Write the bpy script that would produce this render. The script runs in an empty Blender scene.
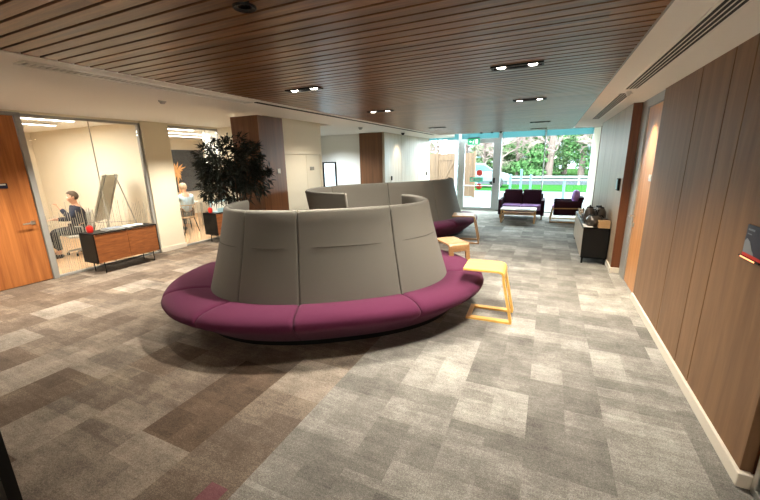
import bpy, bmesh, math, random
from mathutils import Vector, Matrix, Euler
random.seed(7)
S = bpy.context.scene
C = S.collection
PI = math.pi

# ------------------------------------------------------------------ materials
MATS = {}
def srgb(r, g, b):
    f = lambda c: (c/255/12.92 if c/255 <= .04045 else ((c/255+.055)/1.055)**2.4)
    return (f(r), f(g), f(b), 1)
def mat(name, col, rough=.6, metal=0., spec=.5, emis=None, es=0., bump=0., bscale=200., var=0., vscale=20., sheen=0., alpha=1., trans=0.):
    m = bpy.data.materials.new(name); m.use_nodes = True
    nt = m.node_tree; b = nt.nodes['Principled BSDF']
    b.inputs['Base Color'].default_value = col
    b.inputs['Roughness'].default_value = rough
    b.inputs['Metallic'].default_value = metal
    b.inputs['Specular IOR Level'].default_value = spec
    b.inputs['Alpha'].default_value = alpha
    b.inputs['Transmission Weight'].default_value = trans
    if sheen: b.inputs['Sheen Weight'].default_value = sheen; b.inputs['Sheen Roughness'].default_value = .5
    if emis: b.inputs['Emission Color'].default_value = emis; b.inputs['Emission Strength'].default_value = es
    tc = nt.nodes.new('ShaderNodeTexCoord')
    n = nt.nodes.new('ShaderNodeTexNoise'); n.inputs['Scale'].default_value = vscale; n.inputs['Detail'].default_value = 4
    nt.links.new(tc.outputs['Object'], n.inputs['Vector'])
    mx = nt.nodes.new('ShaderNodeMix'); mx.data_type = 'RGBA'; mx.blend_type = 'MIX'
    v = max(var, .02)
    mx.inputs[6].default_value = (col[0]*(1-v), col[1]*(1-v), col[2]*(1-v), 1)
    mx.inputs[7].default_value = (min(1, col[0]*(1+v)), min(1, col[1]*(1+v)), min(1, col[2]*(1+v)), 1)
    nt.links.new(n.outputs['Fac'], mx.inputs[0]); nt.links.new(mx.outputs[2], b.inputs['Base Color'])
    if bump:
        n2 = nt.nodes.new('ShaderNodeTexNoise'); n2.inputs['Scale'].default_value = bscale; n2.inputs['Detail'].default_value = 2
        nt.links.new(tc.outputs['Object'], n2.inputs['Vector'])
        bp = nt.nodes.new('ShaderNodeBump'); bp.inputs['Strength'].default_value = bump; bp.inputs['Distance'].default_value = .004
        nt.links.new(n2.outputs['Fac'], bp.inputs['Height']); nt.links.new(bp.outputs['Normal'], b.inputs['Normal'])
    MATS[name] = m
    return m
def wood(name, c1, c2, scale=(1, 1, 1), rough=.4, board=None, bvar=.25, spec=.4):
    """grain: noise compressed across the grain; scale gives the compression; board = (axis, pitch) varies tone board by board"""
    m = bpy.data.materials.new(name); m.use_nodes = True
    nt = m.node_tree; b = nt.nodes['Principled BSDF']; L = nt.links.new
    b.inputs['Roughness'].default_value = rough; b.inputs['Specular IOR Level'].default_value = spec
    tc = nt.nodes.new('ShaderNodeTexCoord'); mp = nt.nodes.new('ShaderNodeMapping')
    mp.inputs['Scale'].default_value = scale; L(tc.outputs['Object'], mp.inputs['Vector'])
    n = nt.nodes.new('ShaderNodeTexNoise'); n.inputs['Scale'].default_value = 1; n.inputs['Detail'].default_value = 8
    n.inputs['Roughness'].default_value = .65; n.inputs['Distortion'].default_value = .6
    L(mp.outputs[0], n.inputs['Vector'])
    rp = nt.nodes.new('ShaderNodeValToRGB'); rp.color_ramp.elements[0].position = .3; rp.color_ramp.elements[1].position = .7
    rp.color_ramp.elements[0].color = c1; rp.color_ramp.elements[1].color = c2
    L(n.outputs['Fac'], rp.inputs[0])
    out = rp.outputs[0]
    if board:
        ax, pitch = board
        sp = nt.nodes.new('ShaderNodeSeparateXYZ'); L(tc.outputs['Object'], sp.inputs[0])
        d = nt.nodes.new('ShaderNodeMath'); d.operation = 'DIVIDE'; d.inputs[1].default_value = pitch; L(sp.outputs[ax], d.inputs[0])
        f = nt.nodes.new('ShaderNodeMath'); f.operation = 'FLOOR'; L(d.outputs[0], f.inputs[0])
        # boards are cut to lengths too
        o = nt.nodes.new('ShaderNodeMath'); o.operation = 'MULTIPLY_ADD'; o.inputs[1].default_value = .37; L(f.outputs[0], o.inputs[0]); 
        oth = {0: 2, 1: 0, 2: 0}[ax]
        d2 = nt.nodes.new('ShaderNodeMath'); d2.operation = 'MULTIPLY'; d2.inputs[1].default_value = .55; L(sp.outputs[oth], d2.inputs[0])
        L(d2.outputs[0], o.inputs[2])
        f2 = nt.nodes.new('ShaderNodeMath'); f2.operation = 'FLOOR'; L(o.outputs[0], f2.inputs[0])
        cb = nt.nodes.new('ShaderNodeCombineXYZ'); L(f.outputs[0], cb.inputs[0]); L(f2.outputs[0], cb.inputs[1])
        wn = nt.nodes.new('ShaderNodeTexWhiteNoise'); wn.noise_dimensions = '2D'; L(cb.outputs[0], wn.inputs['Vector'])
        hsv = nt.nodes.new('ShaderNodeHueSaturation'); L(out, hsv.inputs['Color'])
        mr = nt.nodes.new('ShaderNodeMapRange'); mr.inputs['To Min'].default_value = 1-bvar; mr.inputs['To Max'].default_value = 1+bvar
        L(wn.outputs['Value'], mr.inputs['Value']); L(mr.outputs[0], hsv.inputs['Value'])
        out = hsv.outputs[0]
    L(out, b.inputs['Base Color'])
    MATS[name] = m
    return m
def glass(name, tint=(1, 1, 1, 1), rough=0., refl=1.):
    m = bpy.data.materials.new(name); m.use_nodes = True
    nt = m.node_tree; nt.nodes.clear(); L = nt.links.new
    o = nt.nodes.new('ShaderNodeOutputMaterial'); mx = nt.nodes.new('ShaderNodeMixShader')
    t = nt.nodes.new('ShaderNodeBsdfTransparent'); t.inputs[0].default_value = tint
    g = nt.nodes.new('ShaderNodeBsdfGlossy'); g.inputs['Roughness'].default_value = rough
    fr = nt.nodes.new('ShaderNodeFresnel'); fr.inputs[0].default_value = 1.45
    ml = nt.nodes.new('ShaderNodeMath'); ml.operation = 'MULTIPLY'; ml.inputs[1].default_value = refl
    L(fr.outputs[0], ml.inputs[0]); L(ml.outputs[0], mx.inputs[0]); L(t.outputs[0], mx.inputs[1]); L(g.outputs[0], mx.inputs[2]); L(mx.outputs[0], o.inputs[0])
    MATS[name] = m
    return m

def carpet(name):
    m = bpy.data.materials.new(name); m.use_nodes = True
    nt = m.node_tree; b = nt.nodes['Principled BSDF']; L = nt.links.new; N = nt.nodes.new
    b.inputs['Roughness'].default_value = .95; b.inputs['Specular IOR Level'].default_value = .15
    tc = N('ShaderNodeTexCoord'); sp = N('ShaderNodeSeparateXYZ'); L(tc.outputs['Object'], sp.inputs[0])
    def M(op, a, bb=None, c=None):
        n = N('ShaderNodeMath'); n.operation = op
        for i, v in enumerate((a, bb, c)):
            if v is None: continue
            if isinstance(v, (int, float)): n.inputs[i].default_value = v
            else: L(v, n.inputs[i])
        return n.outputs[0]
    X, Y = sp.outputs[0], sp.outputs[1]
    def cell(w, l, off, seed):
        col = M('FLOOR', M('DIVIDE', X, w))
        row = M('FLOOR', M('ADD', M('DIVIDE', Y, l), M('MULTIPLY', col, off)))
        cb = N('ShaderNodeCombineXYZ'); L(col, cb.inputs[0]); L(row, cb.inputs[1]); cb.inputs[2].default_value = seed
        wn = N('ShaderNodeTexWhiteNoise'); wn.noise_dimensions = '3D'; L(cb.outputs[0], wn.inputs['Vector'])
        return wn.outputs['Value']
    big = cell(.5, .5, .5, 1.0)
    mid = cell(.25, .25, .31, 4.0)
    sm = cell(.5, .125, .27, 9.0)
    def noise(sx, sy, det=3):
        mp = N('ShaderNodeMapping'); mp.inputs['Scale'].default_value = (sx, sy, 1); L(tc.outputs['Object'], mp.inputs['Vector'])
        n = N('ShaderNodeTexNoise'); n.inputs['Scale'].default_value = 1; n.inputs['Detail'].default_value = det; n.inputs['Roughness'].default_value = .7
        L(mp.outputs[0], n.inputs['Vector']); return n.outputs['Fac']
    cloud = noise(3, 2.4, 5); streak = noise(6, 26, 4); fine = noise(140, 140, 2); bl = noise(50, 50, 3)
    v = M('MULTIPLY', big, .20)
    v = M('MULTIPLY_ADD', mid, .12, v)
    v = M('MULTIPLY_ADD', sm, .10, v)
    v = M('MULTIPLY_ADD', cloud, .55, v)
    v = M('MULTIPLY_ADD', streak, .28, v)
    v = M('MULTIPLY_ADD', bl, .35, v)
    v = M('MULTIPLY_ADD', fine, .75, v)      # mean about 1.15
    v = M('SUBTRACT', v, .66)
    def ramp(cs):
        r = N('ShaderNodeValToRGB'); e = r.color_ramp.elements
        e[0].position = .12; e[0].color = cs[0]; e[1].position = .88; e[1].color = cs[2]
        k = e.new(.5); k.color = cs[1]; L(v, r.inputs[0]); return r.outputs[0]
    grey = ramp((srgb(66, 64, 60), srgb(126, 123, 116), srgb(192, 189, 180)))
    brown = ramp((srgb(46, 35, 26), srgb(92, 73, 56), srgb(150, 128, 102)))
    # brown carpet tone and painted-in daylight shade left of a tile line, with a few mixed tiles beside it
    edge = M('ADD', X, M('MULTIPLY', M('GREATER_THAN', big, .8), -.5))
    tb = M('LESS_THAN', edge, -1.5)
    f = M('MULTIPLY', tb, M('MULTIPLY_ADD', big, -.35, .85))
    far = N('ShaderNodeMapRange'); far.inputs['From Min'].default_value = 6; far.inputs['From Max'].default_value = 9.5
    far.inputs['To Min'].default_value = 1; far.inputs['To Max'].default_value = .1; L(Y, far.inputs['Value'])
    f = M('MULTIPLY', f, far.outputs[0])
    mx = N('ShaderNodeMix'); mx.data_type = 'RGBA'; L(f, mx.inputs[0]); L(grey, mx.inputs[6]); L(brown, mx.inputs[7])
    # one purple accent tile
    def rng(a, lo, hi): return M('MULTIPLY', M('GREATER_THAN', a, lo), M('LESS_THAN', a, hi))
    acc = M('MULTIPLY', rng(X, -1.68, -1.55), rng(Y, .85, 1.15))
    m2 = N('ShaderNodeMix'); m2.data_type = 'RGBA'; L(M('MULTIPLY', acc, .6), m2.inputs[0]); L(mx.outputs[2], m2.inputs[6]); m2.inputs[7].default_value = srgb(120, 60, 80)
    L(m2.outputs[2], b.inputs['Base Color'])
    bp = N('ShaderNodeBump'); bp.inputs['Strength'].default_value = .35; bp.inputs['Distance'].default_value = .006
    L(fine, bp.inputs['Height']); L(bp.outputs[0], b.inputs['Normal'])
    return m

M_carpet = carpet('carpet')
M_white = mat('cream_paint', srgb(222, 212, 190), .85, spec=.25)
M_whiter = mat('white_paint', srgb(225, 222, 214), .85, spec=.25)
M_soffit = mat('soffit_paint', srgb(240, 236, 228), .85, spec=.2)
M_slat = wood('slat_walnut', srgb(86, 56, 36), srgb(142, 102, 68), (1.6, 28, 28), .33, (1, .1), .22)
M_void = mat('ceiling_void', srgb(14, 11, 9), .9)
M_panel = wood('panel_walnut', srgb(110, 82, 58), srgb(136, 105, 76), (9, 9, .9), .55, spec=.25)
M_panel_far = wood('panel_pale', srgb(150, 132, 110), srgb(182, 164, 140), (18, 18, .9), .4)
M_edgewood = wood('edge_walnut', srgb(88, 48, 26), srgb(122, 72, 40), (18, 18, .9), .35)
M_oakdoor = wood('door_walnut', srgb(138, 80, 40), srgb(186, 118, 64), (16, 16, .7), .35)
M_dooroak = wood('door_oak', srgb(176, 118, 66), srgb(208, 150, 94), (10, 10, .7), .35)
M_pillar = wood('pillar_walnut', srgb(92, 60, 38), srgb(122, 82, 54), (16, 16, .7), .35)
M_side = wood('sideboard_walnut', srgb(116, 66, 34), srgb(158, 96, 52), (6, 6, 40), .4)
M_oak = wood('pale_oak', srgb(196, 150, 92), srgb(222, 180, 120), (6, 40, 40), .35)
M_yellow = wood('yellow_birch', srgb(226, 174, 84), srgb(240, 196, 108), (6, 40, 40), .35)
M_oakdark = wood('mid_oak', srgb(140, 104, 66), srgb(172, 134, 90), (6, 40, 40), .35)
M_black = mat('black_lacquer', srgb(14, 13, 12), .5, spec=.25)
M_blackm = mat('black_metal', srgb(22, 22, 22), .4, .6)
M_grey = mat('grey_wool', srgb(108, 105, 97), .95, spec=.15, bump=.5, bscale=420, var=.1, vscale=260, sheen=.05)
M_crease = mat('crease_thread', srgb(70, 64, 56), .95)
M_purple = mat('purple_wool', srgb(86, 37, 62), .95, spec=.1, bump=.5, bscale=420, var=.14, vscale=260, sheen=.05)
M_plum = mat('plum_fabric', srgb(52, 26, 40), .9, spec=.2, var=.1, vscale=120)
M_lilac = mat('lilac_fabric', srgb(172, 136, 200), .9, spec=.2, var=.06, vscale=150)
M_chrome = mat('brushed_steel', srgb(196, 196, 192), .28, 1.)
M_alu = mat('grey_aluminium', srgb(182, 192, 194), .45, .1)
M_frame = mat('grey_frame', srgb(158, 157, 152), .45, .2)
M_silver = mat('silver_metal', srgb(170, 168, 162), .3, .9)
M_trim = mat('skirting_paint', srgb(214, 206, 190), .5)
M_glass = glass('clear_glass', (.97, .98, .98, 1), refl=.8)
M_glassc = glass('window_glass', (.93, .98, .98, 1), refl=.6)
M_film = mat('white_film', srgb(150, 145, 130), .7)
M_red = mat('red_enamel', srgb(200, 34, 24), .4)
M_paper = mat('paper', srgb(222, 218, 208), .8)
M_pad = mat('pad_paper', srgb(196, 192, 178), .8)
M_card = mat('cardboard', srgb(196, 158, 112), .8, var=.08, vscale=30)
M_pot = mat('pewter', srgb(104, 98, 92), .32, .8)
M_skin = mat('skin', srgb(206, 156, 126), .55)
M_hair = mat('grey_hair', srgb(92, 76, 60), .8, var=.3, vscale=80)
M_hair2 = mat('silver_hair', srgb(176, 150, 122), .8, var=.2, vscale=80)
M_navy = mat('navy_cloth', srgb(34, 40, 56), .9, var=.1)
M_blue = mat('pale_blue_cloth', srgb(164, 190, 206), .9, var=.08)
M_trous = mat('dark_trousers', srgb(40, 40, 44), .9)
M_leaf = mat('dark_leaf', srgb(26, 32, 20), .6, var=.35, vscale=12)
M_bark = mat('stem_bark', srgb(70, 52, 38), .85, var=.2)
M_soil = mat('soil', srgb(48, 36, 28), .95, bump=.6, bscale=60)
M_potc = mat('planter', srgb(70, 66, 62), .6)
M_navyprint = mat('leaflet_navy', srgb(28, 28, 48), .4)
M_teal = mat('teal_print', srgb(90, 210, 180), .6)
M_greyprint = mat('grey_print', srgb(120, 128, 134), .5)
M_exit = mat('exit_green', srgb(20, 150, 100), .5, emis=srgb(20, 150, 100), es=.35)
M_exitw = mat('exit_white', srgb(240, 250, 245), .5, emis=srgb(240, 250, 245), es=.5)
M_lamp = mat('lamp_glow', srgb(255, 250, 235), .5, emis=(1, .92, .8, 1), es=14)
M_lampoff = mat('lamp_unlit', srgb(90, 80, 70), .3)
M_tube = mat('tube_glow', srgb(255, 252, 245), .5, emis=(1, .97, .9, 1), es=5)
M_art = mat('dark_mural', srgb(58, 66, 74), .5, var=.6, vscale=6)
M_orange = mat('copper_palm', srgb(220, 164, 104), .6, var=.2)
M_tan = mat('tan_floor', srgb(196, 158, 118), .7, var=.1, vscale=8)
M_gridd = mat('grille_dark', srgb(30, 28, 26), .7)
M_tealglass = glass('teal_fritted_glass', (.08, .13, .13, 1), refl=.3)
def frit(m):
    nt = m.node_tree; t = nt.nodes.new('ShaderNodeBsdfTranslucent'); t.inputs[0].default_value = (.06, .11, .113, 1)
    a = nt.nodes.new('ShaderNodeAddShader'); o = [n for n in nt.nodes if n.type == 'OUTPUT_MATERIAL'][0]; l = o.inputs[0].links[0].from_socket
    nt.links.new(l, a.inputs[0]); nt.links.new(t.outputs[0], a.inputs[1]); nt.links.new(a.outputs[0], o.inputs[0])
frit(M_tealglass)
M_grass = mat('grass', srgb(26, 56, 22), .9, spec=0., var=.15, vscale=8)
M_pave = mat('paving', srgb(74, 78, 78), .85, spec=0., var=.06, vscale=3)
M_road = mat('road', srgb(44, 48, 50), .85, spec=0., var=.08, vscale=5)
M_fence = wood('fence_timber', srgb(66, 46, 28), srgb(84, 62, 40), (14, 14, .8), .7, (0, .12), .12)
M_bush = mat('bush_leaf', srgb(66, 96, 56), .8, spec=0., var=.35, vscale=3)
M_bush2 = mat('pale_leaf', srgb(92, 112, 76), .8, spec=0., var=.3, vscale=3)
M_twig = mat('bare_twig', srgb(122, 106, 100), .9, spec=0., var=.2)
M_trunk = mat('tree_bark', srgb(88, 76, 70), .9, spec=0., var=.3, vscale=6)
M_rail = mat('rail_white', srgb(120, 126, 128), .6, spec=0.)
M_boll = mat('bollard_paint', srgb(76, 100, 104), .5, spec=0.)
M_car = mat('car_paint', srgb(84, 96, 96), .3, .2)
M_tyre = mat('tyre', srgb(30, 30, 30), .8)
M_carglass = mat('car_window', srgb(60, 80, 84), .15)
M_screen = mat('pale_screen', srgb(150, 190, 205), .3)

# ------------------------------------------------------------------ helpers
def setp(o, label=None, cat=None, group=None, kind=None):
    if label: o['label'] = label
    if cat: o['category'] = cat
    if group: o['group'] = group
    if kind: o['kind'] = kind
    return o
def obj(name, bm, m, parent=None, smooth=False, loc=None, bevel=0., angle=40, recalc=True):
    if recalc: bmesh.ops.recalc_face_normals(bm, faces=bm.faces)
    me = bpy.data.meshes.new(name); bm.to_mesh(me); bm.free()
    for mm in (m if isinstance(m, (list, tuple)) else [m]): me.materials.append(mm)
    o = bpy.data.objects.new(name, me); C.objects.link(o)
    if parent: o.parent = parent
    if loc: o.location = loc
    if smooth:
        for p in me.polygons: p.use_smooth = True
        try: me.set_sharp_from_angle(angle=math.radians(angle))
        except Exception: pass
    if bevel:
        md = o.modifiers.new('bevel', 'BEVEL'); md.width = bevel; md.segments = 2; md.limit_method = 'ANGLE'; md.angle_limit = math.radians(35)
    return o
def thing(name, label, cat, loc=(0, 0, 0), rz=0, group=None):
    o = bpy.data.objects.new(name, None); C.objects.link(o); o.location = loc; o.rotation_euler = (0, 0, rz)
    o.empty_display_size = .1
    return setp(o, label, cat, group)
def struct(name, bm, m, parent=None, **k):
    o = obj(name, bm, m, parent, **k)
    if not parent: o['kind'] = 'structure'
    return o
def BM(): return bmesh.new()
def box(bm, x0, x1, y0, y1, z0, z1, mi=0):
    vs = [bm.verts.new((x, y, z)) for x in (x0, x1) for y in (y0, y1) for z in (z0, z1)]
    for q in ((0, 1, 3, 2), (4, 6, 7, 5), (0, 4, 5, 1), (2, 3, 7, 6), (0, 2, 6, 4), (1, 5, 7, 3)):
        f = bm.faces.new([vs[i] for i in q]); f.material_index = mi
    return bm
def bx(*a): return box(BM(), *a)
def obox(bm, c, ax, ay, az):
    """box from centre and three half-axis vectors"""
    c, ax, ay, az = map(Vector, (c, ax, ay, az))
    vs = [bm.verts.new(c+i*ax+j*ay+k*az) for i in (-1, 1) for j in (-1, 1) for k in (-1, 1)]
    for q in ((0, 1, 3, 2), (4, 6, 7, 5), (0, 4, 5, 1), (2, 3, 7, 6), (0, 2, 6, 4), (1, 5, 7, 3)): bm.faces.new([vs[i] for i in q])
    return bm
def tube(bm, pts, r, n=8, cap=True):
    pts = [Vector(p) for p in pts]; rs = r if isinstance(r, (list, tuple)) else [r]*len(pts)
    rings = []; prev = None
    for i, p in enumerate(pts):
        t = (pts[min(i+1, len(pts)-1)]-pts[max(i-1, 0)]).normalized()
        if prev is None:
            a = Vector((0, 0, 1)) if abs(t.z) < .9 else Vector((1, 0, 0))
            u = t.cross(a).normalized()
        else:
            u = (prev-t*prev.dot(t)).normalized()
        prev = u; w = t.cross(u)
        rings.append([bm.verts.new(p+rs[i]*(math.cos(2*PI*k/n)*u+math.sin(2*PI*k/n)*w)) for k in range(n)])
    for a, b in zip(rings, rings[1:]):
        for k in range(n): bm.faces.new((a[k], a[(k+1) % n], b[(k+1) % n], b[k]))
    if cap: bm.faces.new(rings[0][::-1]); bm.faces.new(rings[-1])
    return bm
def lathe(bm, prof, n=24, c=(0, 0, 0)):
    rings = []
    for r, z in prof:
        rings.append([bm.verts.new((c[0]+r*math.cos(2*PI*k/n), c[1]+r*math.sin(2*PI*k/n), c[2]+z)) for k in range(n)])
    for a, b in zip(rings, rings[1:]):
        for k in range(n): bm.faces.new((a[k], a[(k+1) % n], b[(k+1) % n], b[k]))
    bm.faces.new(rings[0][::-1]); bm.faces.new(rings[-1])
    return bm
def poly(bm, pts, thick):
    """flat polygon (list of 3-D points) extruded by vector thick"""
    a = [bm.verts.new(p) for p in pts]; b = [bm.verts.new(Vector(p)+Vector(thick)) for p in pts]
    bm.faces.new(a); bm.faces.new(b[::-1]); n = len(pts)
    for i in range(n): bm.faces.new((a[i], b[i], b[(i+1) % n], a[(i+1) % n]))
    return bm
def tree_copy(o, parent=None):
    c = o.copy(); C.objects.link(c)
    if parent: c.parent = parent
    for ch in [x for x in bpy.data.objects if x.parent == o]: tree_copy(ch, c)
    return c
def light(kind, name, loc, energy, color, parent=None, rot=(0, 0, 0), **k):
    d = bpy.data.lights.new(name, kind); d.energy = energy; d.color = color
    for a, v in k.items(): setattr(d, a, v)
    o = bpy.data.objects.new(name, d); C.objects.link(o); o.location = loc; o.rotation_euler = rot
    if parent: o.parent = parent
    return o

XL, XR, YG, HC, HR = -7.5, 1.13, 13.4, 2.58, 2.70
SL, SRT, SE = -3.2, .465, 11.45      # slat field edges
WARM = (1, .91, .79)

# ------------------------------------------------------------------ setting: floor
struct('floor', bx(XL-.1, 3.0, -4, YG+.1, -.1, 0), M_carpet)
struct('floor', bx(-12.4, XL-.1, -2, 12.2, -.1, 0), M_tan)

# ceiling: timber slats over a dark void
bm = BM(); y = -3.43
while y < SE-.01:
    box(bm, SL, SRT, y, y+.08, HC-.012, HC+.02); y += .1
struct('ceiling', bm, M_slat)
struct('ceiling', bx(SL, SRT, -4, SE, HC+.09, HC+.12), M_void)
struct('ceiling', bx(SRT, 3.0, -4, SE, HC, HC+.15), M_soffit).name = 'ceiling'
struct('ceiling', bx(-4.2, SL, -4, YG, HC, HC+.15), M_soffit)
struct('ceiling', bx(XL-.1, -4.2, -4, 6.83, HR, HR+.1), M_soffit)
struct('ceiling', bx(-8.0, -4.2, 6.83, YG, HC, HC+.15), M_soffit)
struct('ceiling', bx(SL, 1.4, SE, YG, 2.95, 3.05), M_whiter)
struct('ceiling', bx(-12.4, XL-.1, -2, 12.2, 2.72, 2.8), M_whiter)
struct('trim_1', bx(-4.22, -4.2, -4, 6.83, HC, HR+.1), M_soffit)
struct('trim_2', bx(SL, 1.4, SE, SE+.03, HC-.01, 3.0), M_slat)
# slim white edge strips around the slats
struct('trim_3', bx(SL-.05, SL, -4, SE, HC-.018, HC+.03), M_soffit)
struct('trim_4', bx(SRT, SRT+.012, -4, SE, HC-.016, HC+.03), M_frame)

# ------------------------------------------------------------------ right wall
bm = BM()
seams = [2.37, 3.29, 3.61, 4.24, 5.42]
for a, b in zip(seams, seams[1:]): box(bm, XR, XR+.06, a+.006, b-.006, .09, HC)
struct('wall_right', bm, M_panel, bevel=.003)
struct('wall_right', bx(XR+.055, XR+.25, 2.37, 5.42, 0, HC), M_edgewood)
struct('baseboard_right', bx(XR-.018, XR+.05, 2.34, 5.42, 0, .09), M_trim, bevel=.006)
struct('baseboard_right', bx(XR+.05, XR+.25, 2.34, 2.37, 0, .09), M_trim, bevel=.006)
XD = XR+.015; XF = XR-.1
bm = BM()
for a, b in ((6.64, 8.0), (8.0, 9.1), (9.1, 10.2)): box(bm, XF, XF+.05, a+.005, b-.005, .09, HC)
struct('wall_right', bm, M_panel_far, bevel=.003)
struct('wall_right', bx(XF, XR+.25, 6.61, 6.645, .09, HC), M_edgewood)
struct('wall_right', bx(XF+.05, XR+.3, 6.645, 10.2, 0, HC), M_panel_far)
struct('baseboard_right', bx(XF-.015, XR+.25, 6.59, 10.2, 0, .09), M_trim, bevel=.006)
struct('wall_right', bx(XR-.01, XR+.25, 11.2, 11.26, 0, HC+.3), M_edgewood)
struct('wall_right', bx(XR+.02, XR+.3, 11.26, YG, 0, 3.0), M_white)
struct('wall_right', bx(XD+.0, XD+.25, 5.42, 6.64, 2.52, HC), M_frame)
struct('wall_right', bx(XD+.02, XD+.25, 10.2, 11.2, 2.5, HC), M_frame)
# steel-framed doors in the two recesses
def recess_door(n, y0, y1, ydoor):
    d = bpy.data.objects.new('door_%d' % n, None); C.objects.link(d); d['kind'] = 'structure'; d.location = (XD, y0, 0)
    f = BM(); L = y1-y0
    box(f, 0, .1, ydoor-y0, L, 0, 2.5); box(f, 0, .1, .0, .03, 0, 2.5); box(f, 0, .1, 0, L, 2.47, 2.52)
    obj('door_frame', f, M_frame, d, bevel=.004)
    leaf = obj('door_leaf', bx(.02, .07, .035, ydoor-y0-.005, .01, 2.465), M_dooroak, d, bevel=.003)
    return d, ydoor-y0
d2, w = recess_door(2, 5.425, 6.61, 6.25)
h = BM(); tube(h, [(0.02, w-.09, 1.0), (-.05, w-.09, 1.0), (-.055, w-.1, 1.0), (-.055, w-.22, 1.0)], .01); lathe(h, [(0.0, 0), (.028, 0), (.028, .006), (0, .006)], 16, (0, 0, 0))
hh = obj('door_handle', h, M_chrome, d2, smooth=True)
s = obj('door_sign', bx(.012, .021, .12, .26, 1.52, 1.6), M_chrome, d2)
obj('sign_panel', bx(.008, .013, .13, .25, 1.555, 1.59), M_whiter, s)
obj('lock_plate', bx(.01, .021, w-.13, w-.06, .84, .9), M_chrome, d2)
d3, w = recess_door(3, 10.22, 11.18, 11.0)
h = BM(); tube(h, [(0.02, .1, 1.0), (-.05, .1, 1.0), (-.055, .11, 1.0), (-.055, .22, 1.0)], .01)
obj('door_handle', h, M_chrome, d3, smooth=True)

# glass door in the near right corner
d4 = bpy.data.objects.new('door_4', None); C.objects.link(d4); d4['kind'] = 'structure'; d4.location = (1.2, 1.3, 0)
f = BM(); box(f, -.03, .03, .99, 1.03, 0, 2.4); box(f, -.03, .03, 0, .04, 0, 2.4); box(f, -.03, .03, .04, .99, 0, .05); box(f, -.03, .03, .04, .99, 2.35, 2.4)
obj('door_frame', f, M_chrome, d4, bevel=.006)
obj('door_pane', bx(-.005, .005, .04, .99, .05, 2.35), M_glass, d4)
struct('wall_right', bx(1.17, 1.3, -4, 1.29, 0, HC), M_white)
struct('wall_right', bx(1.17, 1.3, 1.29, 2.34, 2.41, HC), M_white)
struct('wall_right', bx(2.9, 3.0, -4, 3.5, 0, HC), M_whiter)
struct('wall_right', bx(1.38, 2.9, 2.6, 2.7, 0, HC), M_whiter)
struct('wall_back', bx(XL-.1, 3.0, -4.1, -4, 0, 2.8), M_white)

# ------------------------------------------------------------------ left glazed wall
# solid pieces of the left wall
struct('wall_left', bx(XL-.1, XL, -4, 1.1, 0, HR), M_white)
struct('wall_left', bx(XL-.12, XL+.03, 4.85, 5.42, 0, HR), M_white)
struct('baseboard_left', bx(XL+.03, XL+.045, 4.83, 5.44, 0, .1), M_trim, bevel=.004)
struct('wall_left', bx(XL-.1, XL, 1.1, 4.85, 2.66, HR+.02), M_white)
struct('wall_left', bx(XL-.1, XL, 5.42, 6.75, 2.66, HR+.02), M_white)
# timber door at the far left
d1 = bpy.data.objects.new('door_1', None); C.objects.link(d1); d1['kind'] = 'structure'; d1.location = (XL, 1.8, 0)
obj('door_leaf', bx(-.06, -.015, 0, 1.13, .01, 2.62), M_oakdoor, d1, bevel=.003)
f = BM(); box(f, -.1, .02, 1.135, 1.21, 0, 2.66); box(f, -.1, .02, -.06, -.005, 0, 2.66); box(f, -.1, .02, -.06, 1.21, 2.625, 2.67)
obj('door_frame', f, M_frame, d1, bevel=.004)
h = BM(); tube(h, [(-.02, 1.05, .98), (.05, 1.05, .98), (.055, 1.03, .98), (.055, .9, .98)], .011)
hr_ = obj('door_handle', h, M_chrome, d1, smooth=True)
obj('handle_rose', bx(-.016, -.008, 1.02, 1.08, .95, 1.01), M_chrome, d1, bevel=.003)
s = obj('door_sign', bx(-.016, -.004, .64, .86, 1.545, 1.62), M_navyprint, d1)
obj('sign_panel', bx(-.005, -.001, .66, .84, 1.59, 1.612), M_paper, s)
struct('wall_left', bx(XL-.1, XL, 1.1, 1.74, 0, 2.66), M_white)

def glazed(n, y0, y1, joints):
    w = bpy.data.objects.new('window_%d' % n, None); C.objects.link(w); w['kind'] = 'structure'; w.location = (XL-.05, y0, 0)
    L = y1-y0
    f = BM(); box(f, -.03, .05, 0, L, 2.62, 2.66); box(f, -.03, .05, 0, L, 0, .035); box(f, -.03, .05, L-.05, L, 0, 2.66)
    obj('window_frame', f, M_frame, w, bevel=.003)
    ys = [0]+joints+[L-.05]
    for a, b in zip(ys, ys[1:]):
        obj('pane', bx(-.005, .005, a+.004, b-.004, .035, 2.62), M_glass, w)
    for j in joints: obj('glass_joint', bx(-.006, .006, j-.006, j+.006, .035, 2.62), M_film, w)
    m = BM(); yy = .02; k = 0
    while yy < L-.07:
        z1 = .95+.33*random.random(); z0 = .035
        if random.random() < .85: box(m, .006, .0075, yy, yy+random.choice((.005, .007, .009)), z0, z1)
        if random.random() < .3: box(m, .006, .0075, yy+.012, yy+.016, z0+.1, z1-.2-.3*random.random())
        yy += .024+.012*random.random(); k += 1
    obj('striped_film', m, M_film, w)
glazed(1, 3.01, 4.85, [.95])
glazed(2, 5.42, 6.8, [1.0])

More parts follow.
